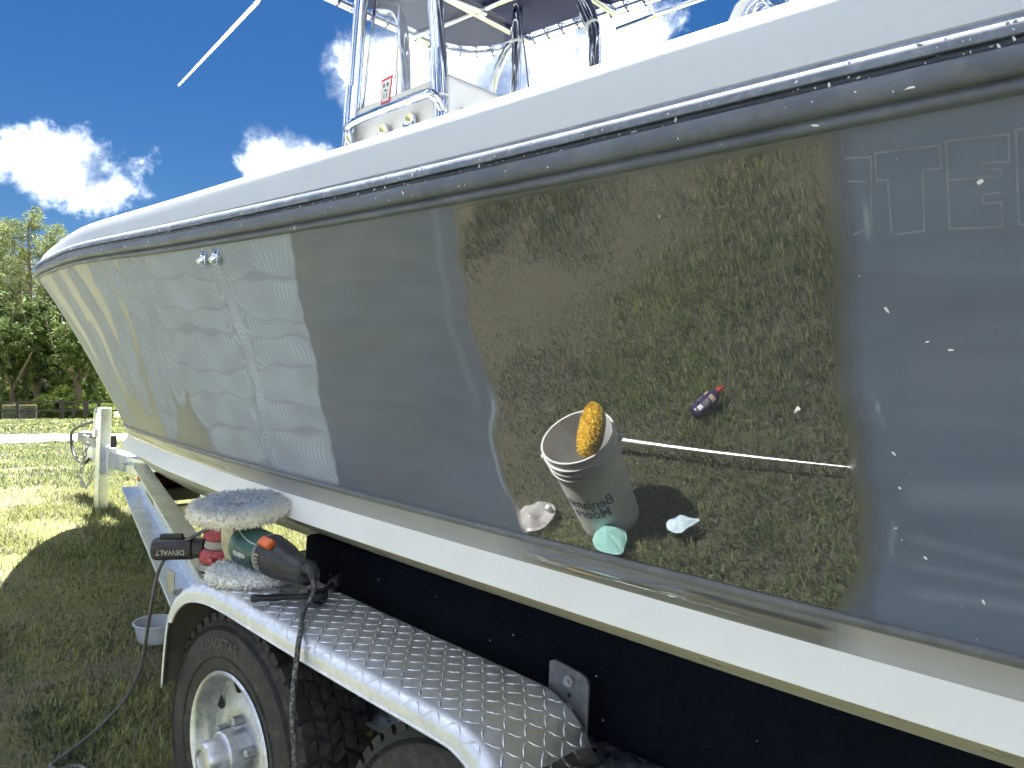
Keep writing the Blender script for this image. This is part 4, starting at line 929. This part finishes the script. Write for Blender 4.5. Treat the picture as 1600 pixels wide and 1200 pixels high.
# wheels
def ylathe(mb, prof, n, c, tint=None):   # prof: (radius, y offset from c)
    mt = Matrix(((1, 0, 0), (0, 0, 1), (0, 1, 0))); return mb.lathe(prof, n, mt, c, tint, caps=False)
WR = .325
def wheel(cx, side):
    yo = .905 if side > 0 else 2*CL-.905; sg = 1 if side > 0 else -1; c = Vector((cx, yo, .33))
    e = bpy.data.objects.new('wheel', None); COL.objects.link(e); e.parent = trailer; e.location = c-ORG[trailer.name]; e.empty_display_size = .05; ORG[e.name] = c
    Pf = lambda L: [(r_, sg*h) for r_, h in L]
    t = MB(); ylathe(t, Pf([(.180, .012), (.190, .006), (.215, .000), (.255, -.004), (.282, .001), (.300, .010), (.312, .022), (.3145, .040), (.316, .10), (.3145, .165), (.312, .18), (.300, .192), (.27, .204), (.225, .202), (.20, .19), (.180, .18), (.180, .012)]), 72, c)
    t.build('tyre', 'rubber', e, 50)
    rb = MB()
    for rr2 in (.222, .288, .294): ylathe(rb, Pf([(rr2-.0016, .0005 if rr2 < .25 else .003), (rr2, -.0042 if rr2 < .25 else -.0005), (rr2+.0016, .0005 if rr2 < .25 else .004)]), 72, c)
    rb.build('sidewall_rib', 'rubber', e, 50)
    tb = MB(); nA = 46                                    # tread: shoulder lugs and staggered blocks
    rr_ = random.Random(int(cx*100))
    def blockr(a0, a1, w0, w1, r0, r1, sk=0):
        V = []
        for rad in (r0, r1):
            ins = .0015 if rad == r1 else 0
            for aa, ww in ((a0+ins*3, w0+ins), (a1-ins*3, w0+ins), (a1-ins*3+sk, w1-ins), (a0+ins*3+sk, w1-ins)):
                V.append(c+Vector((math.cos(aa)*rad, sg*ww, math.sin(aa)*rad)))
        tb.add(V, [(4, 5, 6, 7), (0, 1, 5, 4), (1, 2, 6, 5), (2, 3, 7, 6), (3, 0, 4, 7)])
    for k in range(nA):
        a = 2*math.pi*k/nA; da = 2*math.pi/nA
        blockr(a, a+da*.74, .016, .050, .300, WR, .02); blockr(a+da*.5, a+da*1.24, .156, .190, .300, WR, -.02)
        for q, (w0, w1) in enumerate(((.055, .083), (.088, .118), (.123, .151))):
            blockr(a+da*(.35 if q % 2 else 0)+rr_.uniform(-.008, .008), a+da*(.35 if q % 2 else 0)+da*.80, w0, w1, .313, WR, .05*(1 if q % 2 else -1))
    o = tb.build('tread', 'rubber', e, 0); o['kind'] = 'stuff'
    rm = MB(); ylathe(rm, Pf([(.182, .190), (.178, .188), (.170, .15), (.166, .10), (.160, .060), (.154, .052), (.120, .048), (.100, .036), (.085, .034), (.060, .040), (.0, .040)]), 64, c)
    ylathe(rm, Pf([(.179, .016), (.186, .008), (.189, .003), (.185, -.002), (.179, .000), (.173, .010), (.170, .024), (.164, .030), (.160, .040), (.154, .056)]), 64, c)
    rim = rm.build('rim', 'galv', e, 50)
    for k in range(8):
        a = 2*math.pi*(k+.35)/8; u = Vector((math.cos(a), 0, math.sin(a))); w = Vector((-math.sin(a), 0, math.cos(a))); h = MB()
        y_ = Vector((0, sg*.0472, 0)); V = [c+y_+u*.150+w*.021, c+y_+u*.150-w*.021, c+y_+u*.128-w*.012, c+y_+u*.124, c+y_+u*.128+w*.012]
        h.add([v-Vector((0, sg*.001, 0)) for v in V], [(0, 1, 2, 3, 4)]); h.build('rim_slot', 'hole', e, 0)
    for k in range(5):
        a = 2*math.pi*(k+.2)/5; p = c+Vector((math.cos(a)*.072, sg*.038, math.sin(a)*.072)); n_ = MB(); n_.tube([p, p-Vector((0, sg*.026, 0)), p-Vector((0, sg*.030, 0))], [.012, .012, .007], 6); n_.build('lug_nut', 'alu_dull', e, 30)
    hb = MB(); ylathe(hb, Pf([(.0, .045), (.052, .040), (.052, -.010), (.048, -.014), (.042, -.014), (.042, -.052), (.038, -.058), (.026, -.060), (.024, -.054), (.0, -.054)]), 32, c); hb.build('hub', 'galv', e, 40)
    if side > 0 and cx < -1.5:
        V, F = text_geo('LOADSTAR', .036, bold=.0006); m_ = MB(); V2 = []
        for x, y, z in V:
            a = R(100)-x/.255; rad = .255+y; V2.append(c+Vector((math.cos(a)*rad, sg*(-.0062), math.sin(a)*rad)))
        m_.add(V2, F); m_.build('lettering', 'rubber_text', e, 0)
for cx in (-1.785, -1.01):
    for side in (1, -1): wheel(cx, side)
for cx in (-1.785, -1.01):
    m = MB(); m.tube([(cx, .99, .33), (cx, 2*CL-.99, .33)], .03, 12); m.build('axle', 'alu_dull', trailer, 180)
# fender: bent diamond plate with a rolled outer lip
FP_ = [(-2.092, .41), (-2.085, .50), (-2.070, .585), (-2.035, .645), (-1.965, .695), (-1.87, .718), (-1.76, .721), (-1.6, .713), (-1.4, .704), (-1.2, .697), (-1.04, .692), (-.965, .686), (-.905, .658), (-.862, .61), (-.83, .54), (-.815, .45)]
fp = [Vector((a, 0, b)) for a, b in FP_]; fp = spline(fp, 6)
def fender(side):
    f = (lambda y: y) if side > 0 else (lambda y: 2*CL-y); m = MB(); n = len(fp); cen = Vector((-1.4, 0, .40)); nor = []
    for i in range(n):
        t = (fp[min(i+1, n-1)]-fp[max(i-1, 0)]).normalized(); nor.append(Vector((-t.z, 0, t.x)))
    rows = [(1.105, -.0005), (1.10, 0), (1.04, .0015), (.95, .0015), (.895, .0), (.880, -.004), (.872, -.012), (.870, -.022), (.870, -.040)]
    P = np.zeros((n, len(rows), 3))
    for i in range(n):
        for k, (y, o) in enumerate(rows): p = fp[i]+nor[i]*o*(1 if abs(o) < .03 else (.6 if i < 14 else 1)); P[i, k] = (p.x, f(y), p.z)
    m.grid(P); fe = m.build('fender', 'alu_plate', trailer, 45)
    m = MB(); Q = P.copy()
    for i in range(n): Q[i, :, 0] -= nor[i].x*.004; Q[i, :, 2] -= nor[i].z*.004; Q[i, :, 1] += .003*(1 if side > 0 else -1)
    m.grid(Q); m.build('fender_lining', 'fender_in', fe, 45)
    m = MB(); m.tube([tuple(P[i, -1]) for i in range(n)], .0032, 6); m.build('fender_edge', 'alu_plate', fe, 180)
    if side < 0: return
    # raised bars of the plate
    L = [0]
    for a, b in zip(fp[:-1], fp[1:]): L.append(L[-1]+(b-a).length)
    prof_y = [1.10]; pl = [0]
    tb = MB(); sp_ = .0265
    def surf(u, v):       # u along the bend, v across from the inner edge: point and normal
        i = min(max(int(np.searchsorted(L, u))-1, 0), n-2); q = (u-L[i])/(L[i+1]-L[i]); p = fp[i].lerp(fp[i+1], q); nn = nor[i].lerp(nor[i+1], q).normalized()
        if v < .205: return Vector((p.x, 1.10-v, p.z))+nn*.0012, nn, Vector((0, -1, 0))
        if v < .240:
            a = (v-.205)/.035*R(90); return Vector((p.x, .895-.024*math.sin(a), p.z))-nn*(.024*(1-math.cos(a)))*.9, (nn*math.cos(a)+Vector((0, -1, 0))*math.sin(a)).normalized(), (Vector((0, -1, 0))*math.cos(a)-nn*math.sin(a)).normalized()
        return Vector((p.x, .8695, p.z))-nn*(.022+(v-.240)), Vector((0, -1, 0)), -nn
    nu, nv = int(L[-1]/sp_), int(.258/sp_)
    for i in range(nu):
        for j in range(nv):
            u, v = (i+.5)*sp_, (j+.5)*sp_
            if u < .05: continue
            p, nn, tv = surf(u, v); tu = tv.cross(nn).normalized(); alt = (i+j) % 2
            a = R(45) if alt else R(-45); a += R(3); dl = (tu*math.cos(a)+tv*math.sin(a)); dw = nn.cross(dl)
            hl, hw, hh = .0148, .0033, .0015
            V = [p-dl*hl, p-dw*hw, p+dl*hl, p+dw*hw, p-dl*hl*.55+nn*hh, p-dw*hw*.35+nn*hh, p+dl*hl*.55+nn*hh, p+dw*hw*.35+nn*hh]
            tb.add(V, [(4, 5, 6, 7), (0, 1, 5, 4), (1, 2, 6, 5), (2, 3, 7, 6), (3, 0, 4, 7)])
    o = tb.build('tread_bars', 'alu_plate', fe, 0); o['kind'] = 'stuff'
    m = MB(); m.tube([(-2.083, .99, .47), (-2.074, .99, .47)], .014, 14); m.tube([(-2.076, .99, .47), (-2.068, .99, .47)], .009, 6); m.build('fender_bolt', 'alu_dull', fe, 30)
fender(1); fender(-1)
# fender brackets
def bracket(x, w, z0, z1):
    m = MB(); poly = [(-w/2, z0), (w/2, z0), (w/2, z1-.02), (w/2-.006, z1-.008), (w/2-.02, z1-.002), (-w/2+.012, z1+.006), (-w/2, z1)]
    m.prism([(a, b) for a, b in poly], .006, Matrix(((1, 0, 0), (0, 0, 1), (0, 1, 0))), (x, 1.118, 0)); b = m.build('fender_bracket', 'bracket', trailer, 0, bevel=.001)
    for dz, q in ((.022, 1), (.072, 1)):
        m = MB(); p = Vector((x+.004, 1.114, z1-dz)); m.tube([p, p-Vector((0, .005, 0))], .010, 12); m.tube([p, p-Vector((0, .012, 0))], .006, 6); m.build('bolt', 'alu_dull', b, 30)
    m = MB(); m.tube([(x+.004, 1.1148, z1-.048), (x+.004, 1.1145, z1-.048)], .005, 10); m.build('bolt_hole', 'hole', b, 0)
bracket(-.932, .092, .50, .733); bracket(-1.79, .092, .50, .752)
m = MB(); m.box((-.82, 1.30, .49), (.16, .09, .05), Matrix.Rotation(R(12), 3, 'Y')); m.build('bunk_support', 'tan_wood', trailer, 0, bevel=.004)
m = MB(); m.box((-.75, 1.20, .50), (.006, .09, .16)); m.build('bunk_bracket', 'alu_dull', trailer, 0)

# ------------------------------------------------------------------ tools on the fender
def wool_disc(name, c, nrm, r_, th, mat, parent, seed, stain=0., tuft=2600, org=None):
    c, nrm = Vector(c), Vector(nrm).normalized(); q = Vector((0, 0, 1)).rotation_difference(nrm).to_matrix(); m = MB(); rd = random.Random(seed)
    prof = [(0, th*.30), (r_*.12, th*.30), (r_*.2, th*.42), (r_*.5, th*.5), (r_*.8, th*.47), (r_*.94, th*.30), (r_, 0), (r_*.95, -th*.32), (r_*.8, -th*.46), (r_*.4, -th*.44), (0, -th*.40)]
    ti = [stain*.5, stain*.5, stain, stain, stain*.8, stain*.3, 0, 0, 0, 0, 0]
    m.lathe(prof, 48, q, c, ti)
    for k in range(tuft):
        f = rd.random(); i = min(int(f*10), 9); u = f*10-i; pr = prof[i][0]*(1-u)+prof[i+1][0]*u; ph = prof[i][1]*(1-u)+prof[i+1][1]*u
        if rd.random() > pr/r_+.1: continue
        a = rd.uniform(0, 6.283); p = Vector((pr*math.cos(a), pr*math.sin(a), ph)); dr = prof[i+1][0]-prof[i][0]; dh = prof[i+1][1]-prof[i][1]
        nn = Vector((-dh*math.cos(a), -dh*math.sin(a), dr)); nn = -nn if dr < 0 and i > 5 and nn.z > 0 else nn
        nn = Vector((math.cos(a)*abs(dh), math.sin(a)*abs(dh), dr if i < 6 else -abs(dr))).normalized()
        L = rd.uniform(.005, .012)*(1 if i > 3 else .7); w = rd.uniform(.002, .0045); jit = Vector((rd.gauss(0, .5), rd.gauss(0, .5), rd.gauss(0, .35)))
        tip = p+(nn+jit).normalized()*L; sd = nn.cross(Vector((rd.gauss(0, 1), rd.gauss(0, 1), rd.gauss(0, 1)))).normalized()*w
        sd2 = nn.cross(sd).normalized()*w*.6
        tt = (ti[i]*(1-u)+ti[i+1]*u); tt = min(1, max(0, tt*rd.uniform(.55, 1.4)+rd.gauss(0, .06)))
        base = [p+sd-nn*.002, p-sd+sd2-nn*.002, p-sd2-nn*.002]
        m.add([c+q @ v for v in base+[tip]], [(0, 1, 3), (1, 2, 3), (2, 0, 3)], [tt*.8]*3+[tt])
    return m.build(name, mat, parent, 0, tint=True, org=org)
PC = Vector((-1.945, 1.0, .882)); PN = Vector((.05, -.10, 1)).normalized()
pol = thing('rotary_polisher', 'green and black rotary polisher lying upside down with blue stained wool pad', 'polisher', (-1.80, 1.0, .745))
wool_disc('wool_pad', PC, PN, .127, .046, 'wool_blue', pol, 3, .72, 5200)
m = MB(); q = Vector((0, 0, 1)).rotation_difference(PN).to_matrix()
m.lathe([(.0, -.018), (.060, -.020), (.066, -.026), (.060, -.031), (.018, -.034), (.016, -.05), (.0, -.05)], 28, q, PC); m.build('backing_plate', 'black_plastic', pol, 40)
h0 = PC-PN*.048
m = MB(); m.lathe([(.0, .012), (.030, .012), (.044, .004), (.047, -.012), (.047, -.050), (.040, -.070), (.026, -.082), (.0, -.084)], 28, q, h0-PN*.004); m.box(h0+Vector((.035, -.006, -.036)), (.04, .086, .084)); m.build('gear_head', 'grey_alloy', pol, 40, bevel=.006)
def xlathe(mb, prof, c, n=32, sy=1, sz=1):   # prof: (x, radius, dz)
    V = []
    for x, r_, dz in prof:
        for k in range(n): a = 2*math.pi*k/n; V.append((c[0]+x, c[1]+math.cos(a)*r_*sy, c[2]+dz+math.sin(a)*r_*sz))
    F = [(i*n+k, i*n+(k+1) % n, (i+1)*n+(k+1) % n, (i+1)*n+k) for i in range(len(prof)-1) for k in range(n)]
    F += [tuple(range(n))[::-1], tuple(range((len(prof)-1)*n, len(prof)*n))]; return mb.add(V, F)
BC = (-1.80, .995, .797)
m = MB(); xlathe(m, [(-.100, .030, .004), (-.098, .046, .003), (-.09, .0505, .002), (-.06, .0515, 0), (-.01, .050, -.001), (.022, .049, -.002), (.028, .0475, -.002)], BC, 40, 1.0, .98); body = m.build('motor_housing', 'green_plastic', pol, 40)
m = MB(); xlathe(m, [(.0285, .046, -.002), (.031, .0495, -.002), (.06, .0485, -.004), (.09, .044, -.006), (.12, .036, -.010), (.15, .030, -.012), (.175, .029, -.013), (.19, .030, -.013), (.197, .024, -.013)], BC, 40, .95, 1.0); grip = m.build('rear_handle', 'black_plastic', pol, 40)
m = MB(); xlathe(m, [(.0265, .0505, -.002), (.028, .0512, -.002), (.0295, .0505, -.002)], BC, 40); m.build('seam_line', 'print_grey', body, 60)
m = MB(); m.tube(spline([Vector(BC)+Vector((-.075, -.0505*math.cos(a_)*1.0, .0505*math.sin(a_))) + Vector((.1*u, 0, 0)) for u, a_ in ((0, .95), (.35, .75), (.7, .62), (1.0, .60))], 5), .0011, 5); m.build('trim_line', 'print_white', body, 0)
m = MB(); p = Vector(BC)+Vector((.058, -.030, .036)); m.box(p, (.042, .024, .020), Matrix.Rotation(R(38), 3, 'X') @ Matrix.Rotation(R(8), 3, 'Y')); m.build('trigger', 'orange_plastic', grip, 0, bevel=.005)
for k in range(7):
    a = R(-48+k*10); m = MB(); p = Vector(BC)+Vector((.040, -.0482*math.cos(a), -.003+.049*math.sin(a))); m.box(p, (.016, .004, .0035), Matrix.Rotation(-a, 3, 'X')); m.build('vent_slot', 'print_grey', grip, 0)
m = MB(); p = Vector(BC)+Vector((.012, -.047, -.012)); m.box(p, (.012, .008, .022)); m.build('brush_cap', 'black_plastic', body, 0, bevel=.002)
V, F = text_geo('makita', .021, bold=.0005); m = MB(); V2 = []
for x, y, z in V: a = R(-8)-y/.051; V2.append((BC[0]-.035-x, BC[1]-.0518*math.cos(a), BC[2]-.0008+.0518*math.sin(a)))
m.add(V2, F); m.build('lettering', 'print_white', body, 0)
m = MB(); p = [(-1.604, .995, .786), (-1.590, .985, .800), (-1.570, .980, .800), (-1.556, .976, .785)]; m.tube(spline(p, 5), [.017, .0165, .016, .0155, .015, .0145, .014, .0135, .013, .0125, .012, .0115, .011, .0105, .010, .0095], 12); m.build('strain_relief', 'black_plastic', grip, 180)
m = MB(); m.tube([(-1.6055, .995, .783), (-1.598, .991, .790)], .023, 16); m.build('handle_collar', 'black_plastic', grip, 40)
m = MB(); m.tube(spline([(-1.558, .976, .788), (-1.549, .974, .770), (-1.553, .972, .745), (-1.548, .955, .730), (-1.50, .915, .7245), (-1.445, .878, .720), (-1.424, .860, .700), (-1.420, .855, .665), (-1.400, .838, .62), (-1.386, .830, .565), (-1.368, .828, .49), (-1.345, .82, .30), (-1.335, .80, .10), (-1.31, .72, .025), (-1.2, .62, .02), (-.9, .6, .02)], 7), .0058, 8); m.build('power_cord', 'cord', pol, 180)

wool_disc('wool_pad', (-1.845, .992, .737), (.02, -.03, 1), .112, .032, 'wool_white', None, 5, .6, 4200, org=(-1.845, .992, .7215))
o = bpy.data.objects['wool_pad.001']; tag(o, 'white wool polishing pad lying flat on the fender beneath the polisher', 'polishing pad', tilt=True)

sd = thing('orbital_sander', 'red and grey orbital sander with black dust canister on the trailer beam', 'sander', (-2.42, 1.195, .60))
SC = Vector((-2.40, 1.185, .6005))
m = MB(); m.lathe([(.0, 0), (.060, 0), (.064, .006), (.062, .012), (.064, .015), (.063, .021), (.050, .024), (0, .024)], 32, None, SC); m.build('sanding_pad', 'print_grey', sd, 40)
m = MB(); m.lathe([(.046, .024), (.060, .027), (.064, .036), (.062, .056), (.052, .066), (0, .068)], 32, None, SC); m.box(SC+Vector((.035, -.052, .045)), (.05, .012, .012)); skirt = m.build('sander_skirt', 'red_plastic', sd, 40)
m = MB(); m.lathe([(.044, .066), (.050, .074), (.047, .088), (.044, .094), (0, .094)], 28, None, SC); m.build('motor_collar', 'print_grey', sd, 40)
m = MB(); m.lathe([(.044, .094), (.052, .100), (.054, .125), (.046, .142), (.03, .150), (0, .151)], 28, None, SC); m.build('sander_grip', 'red_plastic', sd, 40)
ca, cb = Vector((-2.435, 1.155, .664)), Vector((-2.560, 1.040, .654)); ax = (cb-ca).normalized(); up = Vector((0, 0, 1)); sdv = ax.cross(up).normalized(); up = sdv.cross(ax)
def can(mb, prof, n=28, sq=.0):
    V = []
    for f, r_ in prof:
        for k in range(n):
            a = 2*math.pi*k/n; cx_, sx_ = math.cos(a), math.sin(a); w = 1/max(abs(cx_), abs(sx_))**.35
            V.append(ca+ax*f+sdv*cx_*r_*w*.92+up*sx_*r_*w)
    mb.add(V, [(i*n+k, i*n+(k+1) % n, (i+1)*n+(k+1) % n, (i+1)*n+k) for i in range(len(prof)-1) for k in range(n)]+[tuple(range(n))[::-1], tuple(range((len(prof)-1)*n, len(prof)*n))]); return mb
can(MB(), [(-.015, .018), (.0, .020), (.004, .030), (.034, .031), (.038, .027)]).build('canister_cap', 'black_plastic', sd, 40)
dc = can(MB(), [(.036, .026), (.040, .033), (.05, .035), (.155, .036), (.165, .032)]).build('dust_canister', 'black_plastic', sd, 40)
m = MB(); m.box(ca+ax*.11+up*.040, (.07, .02, .014), Matrix((ax, sdv, up)).transposed()); m.build('canister_rail', 'black_plastic', dc, 0, bevel=.002)
V, F = text_geo('DEWALT', .023, bold=.0006); side = -sdv if sdv.y > 0 else sdv; m = MB(); V2 = []
for x, y, z in V: V2.append(ca+ax*(.100+x)+side*.0385+up*(-y-.004))
m.add(V2, F); m.build('lettering', 'print_grey', dc, 0)
gb_ = lambda x: float(gz(x))-math.tan(TA)*(-x)       # ground height in the boat's own frame
m = MB(); m.tube(spline([(-2.36, 1.185, .735), (-2.33, 1.165, .752), (-2.38, 1.135, .738), (-2.45, 1.11, .70), (-2.53, 1.085, .645), (-2.60, 1.075, .56), (-2.69, 1.09, .38), (-2.79, 1.11, .18), (-2.86, 1.09, .06), (-2.84, 1.05, .035), (-2.74, .95, .03), (-2.655, .85, .03), (-2.61, .785, .028), (-2.57, .79, .026), (-2.56, .84, .024), (-2.50, .85, .02), (-2.44, .78, .02)], 7), .0058, 8); m.build('power_cord', 'cord_grey', sd, 180)

rt = thing('ratchet_wrench', 'black ratchet wrench with socket lying on the diamond plate', 'ratchet', (-1.61, .99, .725))
ha, hb = Vector((-1.665, .885, .7325)), Vector((-1.600, 1.005, .7310))
m = MB(); dv = (hb-ha); m.tube([ha, ha+dv*.03, ha+dv*.10, ha+dv*.14, ha+dv*.45, ha+dv*.52, ha+dv*.60, hb], [.006, .0095, .0095, .0075, .0085, .0065, .006, .007], 14); m.build('handle', 'tool_steel', rt, 50)
m = MB(); m.lathe([(0, -.010), (.021, -.010), (.024, -.007), (.024, .008), (.020, .011), (.011, .011), (.010, .004), (0, .004)], 24, None, hb+Vector((.003, .012, .0015))); m.build('head', 'tool_steel', rt, 40)
m = MB(); m.lathe([(0, .0), (.0095, .0)], 16, None, hb+Vector((.003, .012, .0062))); m.build('head_bore', 'hole', rt, 0)
sa, sb = hb+Vector((-.006, .028, .002)), Vector((-1.668, 1.128, .7385)); dv = sb-sa
m = MB(); m.tube([sa, sa+dv*.55, sa+dv*.56, sa+dv*.94, sb], [.0075, .0075, .0125, .0125, .0115], 16); m.build('socket', 'tool_steel', rt, 40)

# ------------------------------------------------------------------ things on the grass
def tub(x, y):
    z = gb_(x)+.012; c = (x, y, z)
    t = thing('plastic_tub', 'clear round plastic tub standing on the grass by the front wheel', 'tub', c); m = MB()
    m.lathe([(0, 0), (.070, 0), (.075, .006), (.088, .068), (.0885, .074), (.096, .076), (.098, .080), (.096, .0835), (.089, .083), (.0865, .070), (.0725, .008), (0, .006)], 40, None, c); m.build('tub_shell', 'tub', t, 50)
    m = MB(); m.lathe([(.0890, .0845), (.0945, .0865), (.0975, .085), (.0985, .081), (.0965, .0775)], 40, None, c, caps=False); m.build('tub_rim', 'tub', t, 60)
    m = MB(); m.lathe([(0, .03), (.0795, .03)], 32, None, c); m.build('tub_water', 'acrylic', t, 0)
tub(-3.47, 1.45)
# bucket in front of the polished panel
BX, BY = -1.79, .125; bz = gb_(BX)+.004
bk = thing('bucket', 'white five gallon bucket with navy lettering, mirrored in the polished hull', 'bucket', (BX, BY, bz)); bc = (BX, BY, bz)
m = MB(); m.lathe([(0, 0), (.120, 0), (.126, .005), (.1425, .285), (.150, .287), (.1505, .293), (.144, .295), (.1445, .309), (.152, .311), (.1525, .317), (.146, .319), (.1465, .333), (.154, .335), (.1545, .341), (.148, .343), (.149, .364), (.1525, .366), (.1525, .371), (.1445, .371), (.142, .35), (.138, .28), (.122, .012), (0, .010)], 64, None, bc); m.build('bucket_shell', 'bucket', bk, 40)
m = MB()
for s_ in (1, -1): m.tube([(BX+s_*.148*math.cos(R(-35)), BY+s_*.148*math.sin(R(-35)), bz+.325), (BX+s_*.166*math.cos(R(-35)), BY+s_*.166*math.sin(R(-35)), bz+.325)], .013, 12)
m.build('handle_ear', 'bucket', bk, 40)
e1 = Vector((math.cos(R(-35)), math.sin(R(-35)), 0)); e2 = Vector((math.sin(R(-35)), -math.cos(R(-35)), 0)); m = MB()
m.tube([Vector(bc)+Vector((0, 0, .325))+e1*(.162*math.cos(a))+e2*(.172*math.sin(a))*.98+Vector((0, 0, -.11*math.sin(a))) for a in np.linspace(0, math.pi, 28)], .0022, 6); m.build('wire_handle', 'steel', bk, 180)
for k, (s_, zz) in enumerate((('Benjamin', .175), ('Moore', .128))):
    V, F = text_geo(s_, .060, bold=.0010); m = MB(); V2 = []
    for x, y, z in V:
        h = zz+y; rad = np.interp(h, [.005, .285], [.126, .1425])+.0006; a = R(72)+x/rad; V2.append((BX+rad*math.cos(a), BY+rad*math.sin(a), bz+h))
    m.add(V2, F); m.build('lettering', 'print_navy', bk, 0)
yp = wool_disc('yellow_pad', (BX+.075, BY-.005, bz+.405), (.52, -.42, -.58), .090, .048, 'wool_yellow', None, 9, .6, 5200, org=(BX+.075, BY-.025, bz+.31)); tag(yp, 'yellow wool polishing pad sticking up out of the white bucket', 'polishing pad', tilt=True)
m = MB(); q = Vector((0, 0, 1)).rotation_difference(Vector((.52, -.42, -.58)).normalized()).to_matrix(); m.lathe([(0, .026), (.065, .026), (.078, .030), (.078, .035), (.06, .037), (0, .037)], 32, q, (BX+.075, BY-.005, bz+.405)); m.build('pad_backing', 'print_white', yp, 40)
# compound bottle lying in the grass
z0 = gb_(-1.74); bt = thing('compound_bottle', 'navy compound bottle with red cap lying in the grass', 'bottle', (-1.655, -.57, z0)); ax = Vector((.075, -.165, .012)).normalized(); c0 = Vector((-1.68, -.49, z0+.042)); sdv = ax.cross(Vector((0, 0, 1))).normalized(); up = sdv.cross(ax)
def oval(mb, prof, n=28):
    V = [c0+ax*f*.82+sdv*math.cos(2*math.pi*k/n)*a*.82+up*math.sin(2*math.pi*k/n)*b*.82 for f, a, b in prof for k in range(n)]
    mb.add(V, [(i*n+k, i*n+(k+1) % n, (i+1)*n+(k+1) % n, (i+1)*n+k) for i in range(len(prof)-1) for k in range(n)]+[tuple(range(n))[::-1], tuple(range((len(prof)-1)*n, len(prof)*n))]); return mb
bod = oval(MB(), [(0, .036, .024), (.004, .042, .029), (.02, .044, .031), (.12, .044, .031), (.15, .038, .028), (.165, .022, .020), (.170, .014, .014), (.178, .014, .014)]).build('bottle_body', 'bottle', bt, 50)
oval(MB(), [(.176, .016, .016), (.198, .015, .015), (.206, .008, .008), (.222, .006, .006)]).build('cap', 'red_cap', bt, 40)
def lab(f0, f1, a0, a1, mat, nm, off=.0008, n=8):
    m = MB(); P = np.zeros((2, n, 3))
    for i, f in enumerate((f0, f1)):
        for k in range(n): a = R(a0+(a1-a0)*k/(n-1)); P[i, k] = c0+ax*f*.82+sdv*math.cos(a)*(.0361+off)+up*math.sin(a)*(.0255+off)
    m.grid(P); m.build(nm, mat, bod, 60)
for q0, q1 in ((20, 80), (110, 165)):
    lab(.105, .130, q0, q1, 'tan_wood', 'label_band'); lab(.02, .050, q0, q0+34, 'print_white', 'barcode_patch')
    for k in range(4): lab(.06+k*.010, .064+k*.010, q0, q1-8*k, 'print_grey', 'label_line')
# rags, wrapper, scrap, added glint pole
def rag(name, label, cat, c, L, W, H, rot, mat, seed, pinch=0.6, lump=.25):
    r_ = np.random.default_rng(seed); n = 26; m = MB(); P = np.zeros((n, n, 3)); cr, sr = math.cos(rot), math.sin(rot)
    for i in range(n):
        for j in range(n):
            a = 2*math.pi*j/(n-1); rad = (i/(n-1))**.8; ww = 1-pinch*max(0, math.cos(a))**3*.0
            x = rad*math.cos(a)*L*(1+.35*max(0, math.cos(a))**6*pinch); y = rad*math.sin(a)*W*(1-.55*pinch*max(0, math.cos(a)))
            z = H*(1-rad**2.2)+H*lump*math.sin(5*x/L+seed)*math.cos(4*y/W+seed*2)*(1-rad*.6)+.006*math.sin(a*5+seed)*rad
            P[i, j] = (c[0]+x*cr-y*sr, c[1]+x*sr+y*cr, c[2]+max(z, .002))
    m.grid(P); o = m.build(name, mat, None, 60, org=c, solid=.004); return tag(o, label, cat, tilt=True)
rag('blue_cloth', 'pale blue leaf shaped cloth lying flat on the grass', 'cloth', (-1.45, .11, gb_(-1.45)+.05), .055, .045, .016, R(-32), 'blue_cloth', 2, 1.0, .06)
rag('teal_sponge', 'teal folded sponge lying on the grass against the bucket', 'sponge', (-1.685, .268, gb_(-1.7)+.045), .082, .070, .035, R(30), 'teal', 4, .4, .22)
rag('plastic_wrapper', 'crumpled clear plastic wrapper on the grass beside the bucket', 'wrapper', (-2.085, .275, gb_(-2.1)+.04), .10, .085, .03, R(120), 'bag', 7, .2, .7)
m = MB(); c = (-2.03, .235, gb_(-2.1)+.06); m.lathe([(0, 0), (.014, 0), (.015, .002), (.015, .018), (.012, .021), (0, .021)], 20, Matrix.Rotation(R(70), 3, 'X'), c); o = m.build('white_cap', 'print_white', None, 40, org=c); tag(o, 'small white cap lying on the clear wrapper', 'cap', tilt=True)
m = MB(); c = (-1.25, -.575, gb_(-1.25)+.04); rd = random.Random(3)
m.add([Vector(c)+Vector((rd.uniform(-.016, .016), rd.uniform(-.016, .016), rd.uniform(-.006, .012))) for k in range(9)], [(0, 1, 2), (2, 3, 4), (4, 5, 6), (6, 7, 8), (1, 3, 5), (0, 4, 8)]); o = m.build('paper_scrap', 'stone_bits', None, 0, org=c); tag(o, 'tiny crumpled white paper scrap alone in the grass', 'paper scrap', tilt=True)
m = MB(); us = [k/24 for k in range(25)]; m.tube([(-1.97+1.03*u, -.227-.076*u, gb_(-1.97+1.03*u)+.075-.020*u) for u in us], [.0135-.0115*u for u in us], 32, caps=False); o = m.build('glint_pole', 'pole', None, 180, org=(-1.5, -.265, gb_(-1.5))); tag(o, 'thin metal pole added on the grass beyond the bucket for its mirrored glint', 'pole', tilt=True)  # made-up pole, added to give the bright streak mirrored in the hull

# ------------------------------------------------------------------ stand everything of the boat's frame on its slope
for o in TILT: o.matrix_basis = TM @ o.matrix_basis
bpy.context.view_layer.update()
